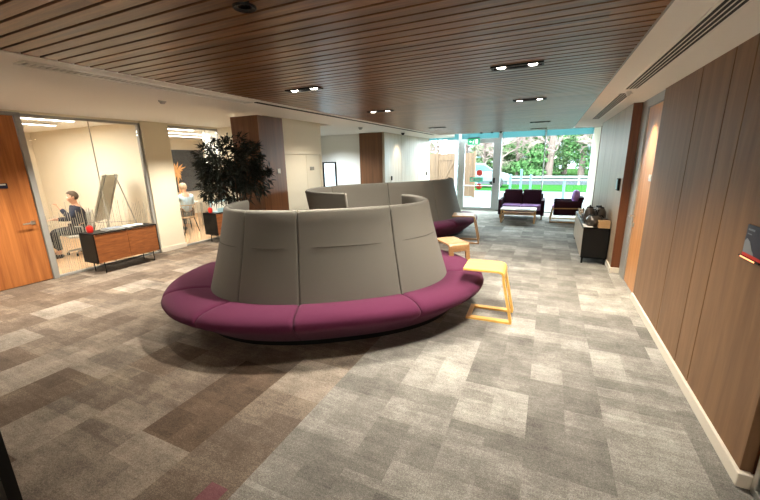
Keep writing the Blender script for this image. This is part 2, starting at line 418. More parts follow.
# ------------------------------------------------------------------ meeting rooms behind the glass
struct('wall_left', bx(-12.4, -12.3, -2, 12.2, 0, 2.75), M_white)
struct('wall_left', bx(-12.3, XL-.12, 5.05, 5.15, 0, 2.75), M_white)
struct('wall_left', bx(-12.3, XL-.1, -2, -1.9, 0, 2.75), M_white)
struct('wall_left', bx(-12.3, XL-.1, 12.1, 12.2, 0, 2.75), M_whiter)
struct('wall_left', bx(-8.0, XL-.1, 6.8, 6.85, 0, 2.75), M_whiter)
struct('wall_left', bx(-8.1, -8.0, 6.8, 12.1, 0, 2.75), M_whiter)
def tubelight(x, y0, y1, z, label, e):
    t = thing('linear_light', label, 'ceiling light', (x, y0, z), 0, 'linear lights in the meeting rooms')
    obj('housing', bx(-.06, .06, 0, y1-y0, 0, .05), M_whiter, t)
    obj('diffuser', bx(-.05, .05, .02, y1-y0-.02, -.008, 0), M_tube, t)
    light('AREA', 'tube_glow', (0, (y1-y0)/2, -.03), e, (1, .95, .86), t, shape='RECTANGLE', size=.1, size_y=y1-y0)
tubelight(-8.25, 1.2, 4.1, 2.67, 'linear ceiling light nearest the glass in the left meeting room', 34)
tubelight(-9.35, 1.2, 4.3, 2.67, 'linear ceiling light second from the glass in the left meeting room', 34)
tubelight(-10.45, 1.2, 4.2, 2.67, 'linear ceiling light deepest inside the left meeting room', 34)
tubelight(-8.3, 5.6, 6.7, 2.67, 'linear ceiling light nearest the glass in the right meeting room', 34)
tubelight(-9.3, 6.2, 8.9, 2.67, 'linear ceiling light second from the glass in the right meeting room', 34)
tubelight(-10.3, 6.6, 9.2, 2.67, 'shorter linear ceiling light deep inside the right meeting room', 28)

# ------------------------------------------------------------------ pillars and the cream wall
struct('wall_left', bx(-4.85, -4.27, 4.65, 5.25, 0, HC), M_pillar, bevel=.003)
o = bpy.data.objects[-1]
tg = obj('door_tag', bx(-4.268, -4.262, 5.02, 5.09, 1.66, 1.74), M_paper)
tg.name = 'wall_tag'; setp(tg, 'small white tag on the side of the dark wooden pillar behind the tree', 'sign')
struct('wall_left', bx(-4.7, -4.55, 5.25, 6.83, 0, HC+.14), M_white)
struct('baseboard_left', bx(-4.55, -4.535, 5.25, 5.46, 0, .1), M_trim)
struct('wall_left', bx(XL, -4.7, 6.75, 6.83, 0, HR), M_white)
struct('wall_left', bx(-8.0, -4.85, 9.45, 9.55, 0, HC), M_whiter)
struct('wall_left', bx(-4.92, -4.225, 9.3, 9.9, 0, HC), M_pillar, bevel=.003)
bm = BM()
for a, b in ((9.3, 10.54), (10.54, 11.23), (11.23, 12.11), (12.11, YG)): box(bm, -4.22, -4.15, a+.005, b-.005, 0, HC)
struct('wall_left', bm, M_panel_far, bevel=.003)
for yy, z, lab in ((9.75, 1.27, 'small black latch on the pale panelled wall beside the far wooden pillar'), (13.05, 1.27, 'small black latch on the pale panelled wall beside the glass front')):
    o = obj('cupboard_latch', bx(-4.155, -4.12, yy, yy+.03, z, z+.12), M_black); setp(o, lab, 'latch')
# double door in the cream wall
d5 = bpy.data.objects.new('door_5', None); C.objects.link(d5); d5['kind'] = 'structure'; d5.location = (-4.55, 5.48, 0)
f = BM(); box(f, 0, .03, 0, .05, 0, 2.04); box(f, 0, .03, 1.25, 1.3, 0, 2.04); box(f, 0, .035, 0, 1.3, 1.99, 2.05)
obj('door_frame', f, M_white, d5, bevel=.004)
for a, b in ((.053, .75), (.755, 1.247)): obj('door_leaf', bx(.0, .018, a, b, .01, 1.985), M_white, d5, bevel=.003)
obj('door_plate', bx(.018, .024, .86, 1.0, 1.67, 1.74), mat('bronze', srgb(96, 76, 52), .4, .5), d5)
obj('door_lock', bx(.018, .04, 1.19, 1.22, 1.15, 1.27), M_black, d5)
# narrow window at the end of the recess
w6 = bpy.data.objects.new('window_6', None); C.objects.link(w6); w6['kind'] = 'structure'; w6.location = (-6.3, 9.45, .7)
f = BM(); box(f, 0, .09, -.04, .0, 0, 1.12); box(f, .0, .5, -.04, 0, 1.08, 1.12); box(f, .46, .5, -.04, 0, 0, 1.12)
obj('window_frame', f, M_gridd, w6); obj('pane', bx(.09, .46, -.02, -.01, 0, 1.08), mat('lit_pane', srgb(190, 220, 230), .3, emis=(.75, .92, 1, 1), es=1.2), w6)

# ------------------------------------------------------------------ glazed front
wf = bpy.data.objects.new('window_3', None); C.objects.link(wf); wf['kind'] = 'structure'; wf.location = (0, YG, 0)
f = BM()
for x, h in ((-4.2, .05), (-3.04, .10), (-1.66, .10), (-.22, .035), (1.14, .04)): box(f, x, x+h, -.05, .06, 0, 2.96)
box(f, -4.2, 1.16, -.05, .06, 0, .05); box(f, -4.2, 1.16, -.05, .06, 2.9, 2.96)
obj('window_frame', f, M_alu, wf, bevel=.003)
for a, b in ((-4.15, -3.04), (-1.56, -.22), (-.185, 1.14)): obj('pane', bx(a, b, -.005, .005, .05, 2.5), M_glassc, wf)
for a, b in ((-4.15, -3.04), (-2.94, -1.66), (-1.56, -.22), (-.185, 1.14)): obj('teal_glass_band', bx(a, b, -.005, .005, 2.5, 2.9), M_tealglass, wf)
d6 = bpy.data.objects.new('door_6', None); C.objects.link(d6); d6['kind'] = 'structure'; d6.location = (-2.94, YG, 0)
f = BM(); W = 1.28
box(f, 0, .13, -.04, .04, .01, 2.36); box(f, W-.16, W, -.04, .04, .01, 2.36); box(f, 0, W, -.04, .04, 2.36, 2.5); box(f, .13, W-.16, -.04, .04, .01, .11)
obj('door_frame', f, M_alu, d6, bevel=.004)
obj('door_pane', bx(.13, W-.16, -.004, .004, .11, 2.36), M_glassc, d6)
obj('push_bar', tube(BM(), [(.06, -.05, .88), (.06, -.09, .88), (W-.08, -.09, .88), (W-.08, -.05, .88)], .015), M_chrome, d6, smooth=True)
o = obj('lock_case', bx(W-.12, W-.06, -.075, -.04, .98, 1.16), M_blackm, d6)
M_sticker = mat('sticker_red', srgb(240, 84, 76), .5)
def disc(c, r, t, n=28):
    b = BM(); a = [Vector((c[0]+r*math.cos(2*PI*k/n), c[1], c[2]+r*math.sin(2*PI*k/n))) for k in range(n)]
    return poly(b, a, (0, t, 0))
for i, (cx, cz, m, nm) in enumerate(((.67, 1.33, M_sticker, 'top'), (.67, .85, M_sticker, 'low'))):
    s = obj('door_sticker', disc((cx, -.012, cz), .105, -.003), m, d6)
    bb = BM(); box(bb, cx-.055, cx+.055, -.018, -.015, cz-.015, cz+.015)
    obj('sticker_bar', bb, m, s)
s = obj('door_sticker', bx(.34, .80, -.016, -.012, 1.02, 1.17), M_teal, d6)
bb = BM(); box(bb, .38, .47, -.019, -.016, 1.06, 1.13); box(bb, .52, .74, -.019, -.016, 1.10, 1.12); box(bb, .52, .68, -.019, -.016, 1.06, 1.075)
obj('sticker_print', bb, M_whiter, s)

# hanging exit sign (running figure, arrow, doorway)
ex = thing('exit_sign', 'green running-man exit sign hanging above the glass exit door', 'exit sign', (-2.47, 13.15, 2.3))
obj('sign_body', bx(-.2, .2, -.015, .015, 0, .2), M_exit, ex)
obj('mounting_bar', bx(-.2, .2, -.03, .03, .2, .235), M_gridd, ex)
for hx in (-.17, .16): obj('hanger', bx(hx, hx+.01, -.004, .004, .235, .65), M_gridd, ex)
p = BM(); Y0 = -.019
def q2(pts): poly(p, [(x, Y0, z) for x, z in pts], (0, .004, 0))
q2([(.06, .03), (.14, .03), (.14, .17), (.06, .17)])
q2([(-.16, .1), (-.11, .14), (-.11, .115), (-.06, .115), (-.06, .085), (-.11, .085), (-.11, .06)])
q2([(-.03, .07), (.0, .08), (.02, .12), (.0, .14), (-.03, .11)]); q2([(-.04, .03), (-.02, .03), (.0, .08), (-.03, .08)]); q2([(.0, .03), (.02, .05), (.0, .09), (-.02, .08)])
q2([(.005, .145), (.025, .145), (.025, .165), (.005, .165)])
obj('pictogram', p, M_exitw, ex)

# ------------------------------------------------------------------ ceiling fittings
LP = [(-2.35, 3.27, 'nearest twin downlight on the left of the timber ceiling, above the big round sofa', 1),
      (-2.4, 5.25, 'second twin downlight on the left of the timber ceiling, behind the big round sofa', 1),
      (-.31, 3.34, 'largest lit twin downlight, right side of the timber ceiling nearest the camera', 1),
      (-.31, 5.3, 'second twin downlight on the right of the timber ceiling', 1),
      (-2.5, 8.7, 'far left unlit twin downlight in the timber ceiling', 0),
      (-.27, 8.75, 'far right twin downlight, unlit slot in the timber ceiling', 0),
      (-.35, 10.7, 'farthest slot downlight, last one before the glass front', 0)]
SP = []
def twin(x, y, label, on):
    t = thing('twin_downlight', label, 'ceiling light', (x, y, HC-.012), 0, 'twin downlights in the timber ceiling')
    f = BM(); box(f, -.2, .2, -.055, -.04, -.012, .03); box(f, -.2, .2, .04, .055, -.012, .03); box(f, -.2, -.185, -.04, .04, -.012, .03); box(f, .185, .2, -.04, .04, -.012, .03); box(f, -.185, .185, -.04, .04, .0, .01)
    obj('housing', f, M_black, t)
    for s in (-1, 1):
        l = obj('lamp', lathe(BM(), [(.0, -.014), (.03, -.012), (.036, -.004), (.036, 0), (0, 0)], 18, (s*.12, 0, 0)), M_lamp if on else M_lampoff, t, smooth=True)
    return t
for x, y, lab, on in LP: twin(x, y, lab, on)
t = thing('round_downlight', 'small round recessed downlight at the top edge, nearest the camera', 'ceiling light', (-1.38, 1.49, HC-.012))
rim = BM()
prof = [(.05, -.01), (.034, -.004), (.034, .01), (.055, .01), (.055, -.006), (.05, -.01)]
n = 28; rings = [[rim.verts.new((r*math.cos(2*PI*k/n), r*math.sin(2*PI*k/n), z)) for k in range(n)] for r, z in prof[:-1]]
for i in range(len(rings)):
    a, b = rings[i], rings[(i+1) % len(rings)]
    for k in range(n): rim.faces.new((a[k], a[(k+1) % n], b[(k+1) % n], b[k]))
obj('trim_ring', rim, M_black, t, smooth=True)
obj('lamp', lathe(BM(), [(.0, .0), (.033, .0), (.033, .008), (0, .008)], 20), M_whiter, t)

# slot diffusers on the right soffit
def slots(y0, y1, x0, x1, label):
    t = thing('slot_diffuser', label, 'air vent', ((x0+x1)/2, y0, HC), 0, 'slot air diffusers in the right soffit')
    w = (x1-x0)/2
    obj('backing', bx(-w, w, 0, y1-y0, -.004, .0), M_gridd, t)
    for k in range(5):
        xx = -w+k*(2*w-.007)/4
        obj('blade', bx(xx, xx+.007, 0, y1-y0, -.007, -.004), M_soffit, t)
    obj('frame', box(box(BM(), -w-.012, -w, 0, y1-y0, -.012, 0), w, w+.012, 0, y1-y0, -.012, 0), M_soffit, t)
slots(1.2, 5.2, .70, .83, 'long near slot air diffuser in the white soffit on the right')
slots(5.55, 8.95, .70, .83, 'farther slot air diffuser in the white soffit on the right')
t = thing('air_grille', 'slatted white air grille in the soffit at the upper left', 'air vent', (-3.57, 1.47, HC))
obj('frame', box(box(box(box(BM(), 0, .16, 0, .015, -.012, 0), 0, .16, 2.185, 2.2, -.012, 0), 0, .015, .015, 2.185, -.012, 0), .145, .16, .015, 2.185, -.012, 0), M_whiter, t)
obj('backing', bx(.015, .145, .015, 2.185, -.003, 0), M_frame, t)
b = BM(); y = .05
while y < 2.16: box(b, .015, .145, y, y+.026, -.008, -.003); y += .045
obj('louvres', b, M_whiter, t)
o = obj('slot_vent', bx(-3.42, -3.37, 3.7, 11.4, HC-.008, HC), M_gridd); setp(o, 'long thin dark slot running beside the timber ceiling on the left soffit', 'air vent')
def detector(x, y, z, label, m=M_soffit, r=.05):
    o = obj('smoke_detector', lathe(BM(), [(0, -.05), (r*.55, -.05), (r*.7, -.035), (r, -.022), (r, 0), (0, 0)], 24, (0, 0, 0)), m, smooth=True, loc=(x, y, z))
    setp(o, label, 'smoke detector')
detector(-4.86, 3.51, HR, 'smoke detector on the left ceiling above the first glazed meeting room', M_frame)
detector(-4.0, 7.64, HC, 'grey smoke detector on the soffit above the bluish recess', M_frame)
cam = thing('dome_camera', 'black dome camera on the soffit above the far pale panels', 'camera', (-3.72, 9.59, HC))
obj('camera_base', lathe(BM(), [(0, -.03), (.06, -.03), (.065, 0), (0, 0)], 24), M_whiter, cam, smooth=True)
obj('dome', lathe(BM(), [(0, -.085), (.025, -.08), (.042, -.06), (.05, -.03), (0, -.03)], 24), M_black, cam, smooth=True)
detector(.77, 5.38, HC-.006, 'small round white sensor between the two slot diffusers on the right', M_whiter, .03)
for xx, yy, lb in ((-1.9, 11.2, 'leftmost small spot lamp at the far edge of the timber ceiling'), (-1.6, 11.2, 'middle small spot lamp at the far edge of the timber ceiling'), (-1.35, 11.2, 'rightmost small spot lamp at the far edge of the timber ceiling')):
    o = obj('spot_lamp', lathe(BM(), [(0, -.04), (.03, -.04), (.035, 0), (0, 0)], 16), M_gridd, loc=(xx, yy, HC-.012)); setp(o, lb, 'ceiling light', 'small spot lamps by the glass front')

# ------------------------------------------------------------------ sofas
def chaikin(pts, it=3):
    for _ in range(it):
        out = [pts[0]]
        for a, b in zip(pts, pts[1:]): out += [a*.75+b*.25, a*.25+b*.75]
        out.append(pts[-1]); pts = out
    return pts
class Path:
    def __init__(s, pts):
        s.p = [Vector(q) for q in pts]; s.l = [0]
        for a, b in zip(s.p, s.p[1:]): s.l.append(s.l[-1]+(b-a).length)
        s.L = s.l[-1]
    def at(s, t):
        t = min(max(t, 0), s.L)
        for i in range(len(s.l)-1):
            if t <= s.l[i+1]+1e-9:
                f = (t-s.l[i])/(s.l[i+1]-s.l[i]); return s.p[i].lerp(s.p[i+1], f)
        return s.p[-1]
    def tan(s, t, e=.06):
        return (s.at(t+e)-s.at(t-e)).normalized()
    def near(s, q):
        q = Vector(q); return min((( s.at(i*s.L/400)-q).length, i*s.L/400) for i in range(401))[1]
def ringloft(bm, path, t0, t1, prof, side, n=None, scale=None):
    """sweep a closed cross-section [(offset, z)] along path; side=+1 offsets to the left of travel"""
    n = n or max(3, int((t1-t0)/.05)); rings = []
    for i in range(n+1):
        t = t0+(t1-t0)*i/n; p = path.at(t); d = path.tan(t); nv = Vector((-d.y, d.x))*side
        k = scale(t) if scale else 1
        rings.append([bm.verts.new((p.x+nv.x*o*k, p.y+nv.y*o*k, z)) for o, z in prof])
    m = len(prof)
    for a, b in zip(rings, rings[1:]):
        for k in range(m): bm.faces.new((a[k], a[(k+1) % m], b[(k+1) % m], b[k]))
    bm.faces.new(rings[0]); bm.faces.new(rings[-1][::-1])
    return bm
def backprof(rim, lean, z0, top, th, e=0.):
    """cross-section of the leaning backrest: outer face at +offset"""
    pr = []
    N = 10
    for i in range(N+1):
        f = i/N; pr.append((rim+lean*(1-f)**1.15-e, z0+(top-.03-z0)*f))
    pr += [(rim-.012-e, top-.008), (rim-.03, top), (rim-th+.03, top), (rim-th+.01+e, top-.01)]
    for i in range(N+1):
        f = 1-i/N; pr.append((rim-th+lean*(1-f)**1.15*.75+e, z0+(top-.03-z0)*f))
    return pr
SEATP = [(.16, .40), (.26, .435), (.40, .45), (.52, .442), (.585, .425), (.625, .395), (.638, .36), (.625, .325), (.585, .285), (.50, .22), (.36, .10), (.30, .05), (.16, .05)]
def make_sofa(name, label, path, side, seams, creases, top, seat_t, seat_seams, base_loc, scale=None, creasez=.98):
    r = thing(name, label, 'sofa', base_loc)
    off = Vector((base_loc[0], base_loc[1]))
    P = Path([q-off for q in path.p])
    th = .065; lean = .26
    cuts = [0]+seams+[P.L]
    for a, b in zip(cuts, cuts[1:]):
        bm = BM(); g = .004
        n = max(4, int((b-a)/.05)); rings = []
        for i in range(n+1):
            u = i/n; t = a+g+(b-a-2*g)*u
            ed = min(u, 1-u)*(b-a)
            e = .012*math.exp(-(ed/.012)**2) if ed < .05 else 0
            rings.append((t, e))
        # extra rings near the seams for the rounded joint
        ts = sorted(set([t for t, e in rings]+[a+g+d for d in (.006, .014, .025)]+[b-g-d for d in (.006, .014, .025)]))
        rr = []
        for t in ts:
            ed = min(t-a-g, b-g-t); e = .007*max(0, 1-ed/.014)**2
            p = P.at(t); d = P.tan(t); nv = Vector((-d.y, d.x))*side
            rr.append([bm.verts.new((p.x+nv.x*o, p.y+nv.y*o, z)) for o, z in backprof(0, lean, .36, top-e*.5, th, e)])
        m = len(rr[0])
        for x, y in zip(rr, rr[1:]):
            for k in range(m): bm.faces.new((x[k], x[(k+1) % m], y[(k+1) % m], y[k]))
        bm.faces.new(rr[0]); bm.faces.new(rr[-1][::-1])
        bp = obj('backrest_panel', bm, M_grey, r, smooth=True, angle=60)
        for (c0, c1) in creases:
            if c0 >= a and c1 <= b:
                cb = BM(); pts = []
                for i in range(13):
                    t = c0+(c1-c0)*i/12; p = P.at(t); d = P.tan(t); nv = Vector((-d.y, d.x))*side
                    f = (creasez-.36)/(top-.03-.36); o = lean*(1-f)**1.15+.001
                    pts.append((p.x+nv.x*o, p.y+nv.y*o, creasez))
                tube(cb, pts, [.001]+[.0035]*11+[.001], 6)
                obj('stitched_crease', cb, M_crease, bp, smooth=True)
    cuts = [seat_t[0]]+seat_seams+[seat_t[1]]
    P2 = P
    for a, b in zip(cuts, cuts[1:]):
        bm = BM(); g = .003; ts = [a+g+(b-a-2*g)*i/max(5, int((b-a)/.05)) for i in range(max(5, int((b-a)/.05))+1)]
        ts = sorted(set(ts+[a+g+d for d in (.006, .014, .03)]+[b-g-d for d in (.006, .014, .03)]))
        rr = []
        for t in ts:
            ed = min(t-a-g, b-g-t); e = .016*max(0, 1-ed/.03)**2
            p = P.at(t); d = P.tan(t); nv = Vector((-d.y, d.x))*side
            ext = Vector((0, 0))
            if t < 0: p = P.at(0)+P.tan(0.001)*t
            if t > P.L: p = P.at(P.L)+P.tan(P.L-.001)*(t-P.L)
            k = scale(t) if scale else 1
            rr.append([bm.verts.new((p.x+nv.x*(.16+(o-.16)*k-(e if o > .5 else 0)), p.y+nv.y*(.16+(o-.16)*k-(e if o > .5 else 0)), z-(e if z > .39 else 0))) for o, z in SEATP])
        m = len(rr[0])
        for x, y in zip(rr, rr[1:]):
            for k in range(m): bm.faces.new((x[k], x[(k+1) % m], y[(k+1) % m], y[k]))
        bm.faces.new(rr[0]); bm.faces.new(rr[-1][::-1])
        obj('seat_cushion', bm, M_purple, r, smooth=True, angle=60)
    bm = BM(); ringloft(bm, P, 0.02, P.L-.02, [(.02, 0), (.3, 0), (.3, .05), (.2, .06), (.02, .40), (-.04, .40), (-.04, 0)], side)
    obj('plinth', bm, M_black, r)
    return r, P

# sofa 1: a C that turns its outside to the camera
MC = Vector((-2.79, 4.28)); U = Vector((.81, .586)); Nn = Vector((.586, -.81))
pts = []
a, b, n0, ex_ = 1.255, .85, .5, 2.4
t0 = math.asin(min(1, (.5/.85)**(ex_/2)))
for i in range(121):
    th = PI+t0-(PI+2*t0)*i/120      # from left end (u<0,n=0) round the front to the right end
    c, s = math.cos(th), math.sin(th)
    u = a*math.copysign(abs(c)**(2/ex_), c); n = n0+b*math.copysign(abs(s)**(2/ex_), s)
    pts.append(MC+U*u+Nn*n)
P1 = Path(pts)
# travelling left -> right, the camera side is on the right hand: side = -1
def w2(u, n): return MC+U*u+Nn*n
sm1 = [P1.near(q) for q in ((-2.88, 2.72), (-2.32, 2.95), (-1.55, 3.6), (-1.32, 4.35))]
sofa1, _ = make_sofa('curved_sofa', 'high-backed curved sofa, grey outer back and purple seat, nearest and largest in the middle', P1, -1,
    sm1, [(sm1[0]+.1, sm1[1]-.12), (sm1[1]+.13, sm1[2]-.14), (sm1[2]+.1, sm1[3]-.14), (.35, sm1[0]-.08)], 1.365, (0, P1.L), [P1.near(q) for q in ((-3.42, 2.95), (-2.95, 2.70), (-2.32, 2.95), (-1.55, 3.6), (-1.32, 4.35))], (-2.6, 3.8, 0), scale=lambda t: 1+(.48 if t < P1.L/2 else .3)*(abs(t/P1.L-.5)*2)**1.5)
# sofa 2: hook shaped, opens towards the first, its far end bends away
q = [Vector(v) for v in ((-2.85, 4.92), (-3.2, 4.9), (-3.68, 5.06), (-3.98, 5.5), (-4.02, 6.0), (-3.75, 6.6), (-3.3, 7.2), (-2.75, 7.8), (-2.38, 8.45), (-2.2, 8.9), (-2.2, 9.3), (-2.4, 9.6))]
q = chaikin(q, 3)
P2 = Path(q)
# seat is on the left of travel... travelling from the near end, round the hook: interior lies to the right
sm2 = [P2.near(v) for v in ((-3.9, 5.0), (-4.1, 6.25), (-3.2, 7.3), (-2.5, 8.3), (-2.1, 9.3))]
def sc2(t):
    return .55 if t < 2.3 else min(1, .55+(t-2.3)/1.2*.45)
sofa2, _ = make_sofa('curved_sofa', 'hook-shaped grey high-backed sofa behind the big round one, dark seat turned inwards', P2, -1,
    sm2, [], 1.365, (0.1, P2.L), [P2.near(v) for v in ((-4.1, 6.25), (-3.2, 7.3), (-2.4, 8.4), (-2.1, 9.3))], (-3.0, 7.0, 0), scale=sc2)

# ------------------------------------------------------------------ bent-plywood side tables
def side_table(label, loc, rz, m, length=.46, depth=.42, h=.62, reach=.36, group=None):
    """top along -x from the bend at x=0, runners along -x on the floor"""
    t = thing('side_table', label, 'side table', loc, rz)
    th = .026; w = depth/2
    # bent sheet: top plus the bend
    b = BM(); pr = []
    outer = [(-length, h), (-.07, h), (-.035, h-.008), (-.012, h-.028), (0, h-.06), (.004, h-.12)]
    inner = [(-length, h-th), (-.075, h-th), (-.045, h-th-.008), (-.03, h-th-.02), (-.026, h-.075), (-.024, h-.12)]
    ring = outer+inner[::-1]
    poly(b, [(x, -w, z) for x, z in ring], (0, 2*w, 0))
    obj('table_top', b, m, t, bevel=.003)
    for s in (-1, 1):
        b = BM(); y0, y1 = (w-.07, w) if s > 0 else (-w, -w+.07)
        ring = [(.004, h-.12), (.105, .03), (.10, 0), (.065, 0), (.075, .03), (-.024, h-.12)]
        poly(b, [(x, y0, z) for x, z in ring], (0, y1-y0, 0))
        obj('leg', b, m, t, bevel=.003)
        obj('runner', bx(-reach, .07, y0, y1, 0, th), m, t, bevel=.003)
    obj('crosspiece', bx(-reach-.05, -reach, -w, w, 0, th), m, t, bevel=.003)
    return t
side_table('yellow plywood side table reaching over the right end of the big round sofa', (-.36, 4.22, 0), math.radians(2), M_yellow)
side_table('oak plywood side table behind the right end of the big round sofa', (-1.12, 5.2, 0), math.radians(-48), M_oakdark, .5, .34)
side_table('oak plywood side table at the far seat of the hook-shaped sofa', (-1.42, 8.15, 0), math.radians(8), M_oakdark, .5, .5)

# ------------------------------------------------------------------ sideboards
def sideboard(label, loc, L, D=.42, z0=.2, z1=.72, doors=2, mfront=M_side, group=None):
    t = thing('sideboard', label, 'sideboard', loc, 0, group)
    c = BM(); box(c, 0, D-.02, 0, L, z0, z0+.02); box(c, 0, D-.02, 0, L, z1-.02, z1); box(c, 0, D, 0, .018, z0, z1); box(c, 0, D, L-.018, L, z0, z1); box(c, 0, .015, 0, L, z0, z1)
    obj('carcass', c, M_black, t, bevel=.002)
    dw = (L-.036)/doors
    for i in range(doors):
        d = obj('door', bx(D-.02, D, .018+i*dw+.003, .018+(i+1)*dw-.003, z0+.005, z1-.022), mfront, t, bevel=.002)
        obj('finger_pull', bx(D, D+.006, .018+i*dw+.02, .018+(i+1)*dw-.02, z1-.028, z1-.022), M_black, d)
    for y in (.12, L-.12):
        for x in (.04, D-.05):
            obj('leg', tube(BM(), [(x, y, z0), (x, y, 0)], .009, 8), M_blackm, t)
    r = BM()
    for x in (.04, D-.05): tube(r, [(x, .12, z0-.045), (x, L-.12, z0-.045)], .007, 6)
    for y in (.12, L-.12): tube(r, [(.04, y, z0-.045), (D-.05, y, z0-.045)], .007, 6)
    obj('leg_rail', r, M_blackm, t)
    return t
sideboard('low walnut sideboard with black ends by the left glazed wall, in front of the flipchart', (-7.37, 3.36, 0), 1.12)
sideboard('low walnut sideboard with black end by the second glazed wall, left of the tree', (-7.37, 5.9, 0), .83)
def cup(loc, label):
    t = thing('red_tin', label, 'tin', loc)
    obj('body', lathe(BM(), [(0, 0), (.04, 0), (.05, .03), (.052, .08), (.045, .1), (0, .1)], 20), M_red, t, smooth=True)
    obj('lid', lathe(BM(), [(0, .1), (.04, .1), (.036, .115), (.012, .118), (.012, .13), (0, .13)], 20), M_red, t, smooth=True)
cup((-7.2, 3.46, .72), 'small red tin on the left end of the nearer sideboard')
cup((-7.2, 5.98, .72), 'small red tin on the left end of the farther sideboard')
def magazines(x, y, z, n, label, grp):
    for i in range(n):
        o = obj('magazine', bx(-.105, .105, -.15, .15, 0, .008), M_paper if i % 2 == 0 else M_greyprint, loc=(x+random.uniform(-.008, .008), y+random.uniform(-.01, .01), z+.0085*i))
        o.rotation_euler.z = random.uniform(-.1, .1); setp(o, label, 'magazine', grp)
magazines(-7.15, 3.80, .72, 4, 'thin magazine in the left pile on the nearer sideboard', 'left magazine pile')
magazines(-7.15, 4.15, .72, 3, 'thin magazine in the right pile on the nearer sideboard', 'right magazine pile')
# perspex leaflet stand on the far sideboard
t = thing('leaflet_stand', 'clear acrylic leaflet rack on the farther sideboard left of the tree', 'leaflet rack', (-7.15, 6.35, .72))
obj('acrylic_shell', box(box(box(BM(), -.12, .12, -.3, .3, 0, .01), -.12, -.11, -.3, .3, .01, .26), .11, .12, -.3, .3, .01, .1), M_screen, t)
for yy in (-.2, 0, .2): obj('leaflet', bx(-.1, -.07, yy-.09, yy+.09, .01, .22), M_paper, t)

# right-hand refreshment sideboard
t = sideboard('black sideboard with pale oak doors on the right, carrying pots and papers', (.62, 7.05, 0), 2.15)
bpy.data.objects.remove(t) if False else None
# re-make it as its own shape (doors face the room, -x)
for ch in [x for x in bpy.data.objects if x.parent == t or (x.parent and x.parent.parent == t)]: bpy.data.objects.remove(ch)
z0, z1, L, D = .1, .64, 2.15, .40
c = BM(); box(c, .02, D, 0, L, z0, z0+.02); box(c, .0, D, 0, L, z1-.02, z1); box(c, 0, D, 0, .018, z0, z1); box(c, 0, D, L-.018, L, z0, z1); box(c, D-.015, D, 0, L, z0, z1)
obj('carcass', c, M_black, t, bevel=.002)
for i in range(4):
    dw = (L-.036)/4
    d = obj('door', bx(0, .018, .018+i*dw+.003, .018+(i+1)*dw-.003, z0+.005, z1-.022), M_panel_far, t, bevel=.002)
    obj('finger_pull', bx(-.006, 0, .018+i*dw+.03, .018+(i+1)*dw-.03, z1-.03, z1-.022), M_black, d)
for y in (.03, L-.03):
    for x in (.03, D-.03): obj('leg', bx(x-.015, x+.015, y-.015, y+.015, 0, z0), M_black, t)

# pots and papers on it
def pot(name, label, loc, r, h, handle=True, spout=True, rz=0):
    t = thing(name, label, 'pot', loc, rz)
    obj('body', lathe(BM(), [(0, 0), (r*.75, 0), (r*.95, h*.12), (r, h*.4), (r*.9, h*.7), (r*.6, h*.88), (r*.55, h*.92), (0, h*.92)], 28), M_pot, t, smooth=True)
    obj('lid', lathe(BM(), [(0, h*.92), (r*.58, h*.92), (r*.5, h*.97), (r*.15, h), (r*.12, h*1.07), (0, h*1.08)], 24), M_black, t, smooth=True)
    if handle: obj('handle', tube(BM(), [(-r*.9, 0, h*.3), (-r*1.5, 0, h*.4), (-r*1.6, 0, h*.65), (-r*1.3, 0, h*.85), (-r*.7, 0, h*.82)], .009), M_black, t, smooth=True)
    if spout: obj('spout', tube(BM(), [(r*.85, 0, h*.35), (r*1.25, 0, h*.55), (r*1.45, 0, h*.85)], [.02, .014, .01]), M_pot, t, smooth=True)
    return t
pot('teapot', 'squat pewter teapot nearest on the right sideboard', (.78, 7.30, .64), .12, .2, rz=-2.6)
pot('coffee_pot', 'taller grey coffee pot with black lid behind the squat teapot', (.74, 7.66, .64), .1, .3, rz=2.3)
pot('kettle', 'rounded pot close to the panelled wall behind the cardboard box', (.91, 7.64, .64), .1, .3, rz=1.2, spout=False)
jug = thing('milk_jug', 'small dark jug between the pots on the right sideboard', 'jug', (.96, 7.36, .64))
obj('body', lathe(BM(), [(0, 0), (.04, 0), (.055, .04), (.045, .1), (.05, .13), (0, .125)], 24), M_pot, jug, smooth=True)
obj('handle', tube(BM(), [(.045, 0, .03), (.085, 0, .04), (.09, 0, .09), (.045, 0, .11)], .006), M_pot, jug, smooth=True)
o = obj('cardboard_box', bx(0, .17, 0, .17, 0, .12), M_card, bevel=.003, loc=(.84, 7.06, .64)); setp(o, 'small tan cardboard box on the near right corner of the black sideboard', 'box')
fl = obj('box_flap', bx(0.005, .165, -.0, .1, .12, .124), M_card, o)
o = obj('paper_sheet', bx(0, .15, 0, .34, 0, .003), M_paper, loc=(.625, 7.1, .64)); setp(o, 'white paper sheet lying on the front edge of the right sideboard', 'paper')
tr = thing('serving_tray', 'black oval basket tray on the right sideboard behind the pots', 'tray', (.80, 8.12, .64))
obj('tray_base', lathe(BM(), [(0, 0), (.12, 0), (.145, .08), (.138, .08), (.115, .01), (0, .01)], 28), M_black, tr, smooth=True)
obj('tray_rim', tube(BM(), [(.143*math.cos(2*PI*k/24), .143*math.sin(2*PI*k/24), .082) for k in range(25)], .006), M_black, tr, smooth=True)
for i, (x, y) in enumerate(((.76, 8.55), (.76, 8.9))):
    for k in range(4):
        o = obj('brochure', bx(-.1, .1, -.14, .14, 0, .02), M_paper if k % 2 == 0 else M_card, loc=(x+random.uniform(-.01, .01), y+random.uniform(-.01, .01), .64+.021*k)); o.rotation_euler.z = random.uniform(-.12, .12)
        setp(o, ('brochure in the pile just behind the black basket' if i == 0 else 'brochure in the farthest pile on the right sideboard'), 'brochure', 'nearer brochure pile' if i == 0 else 'farther brochure pile')
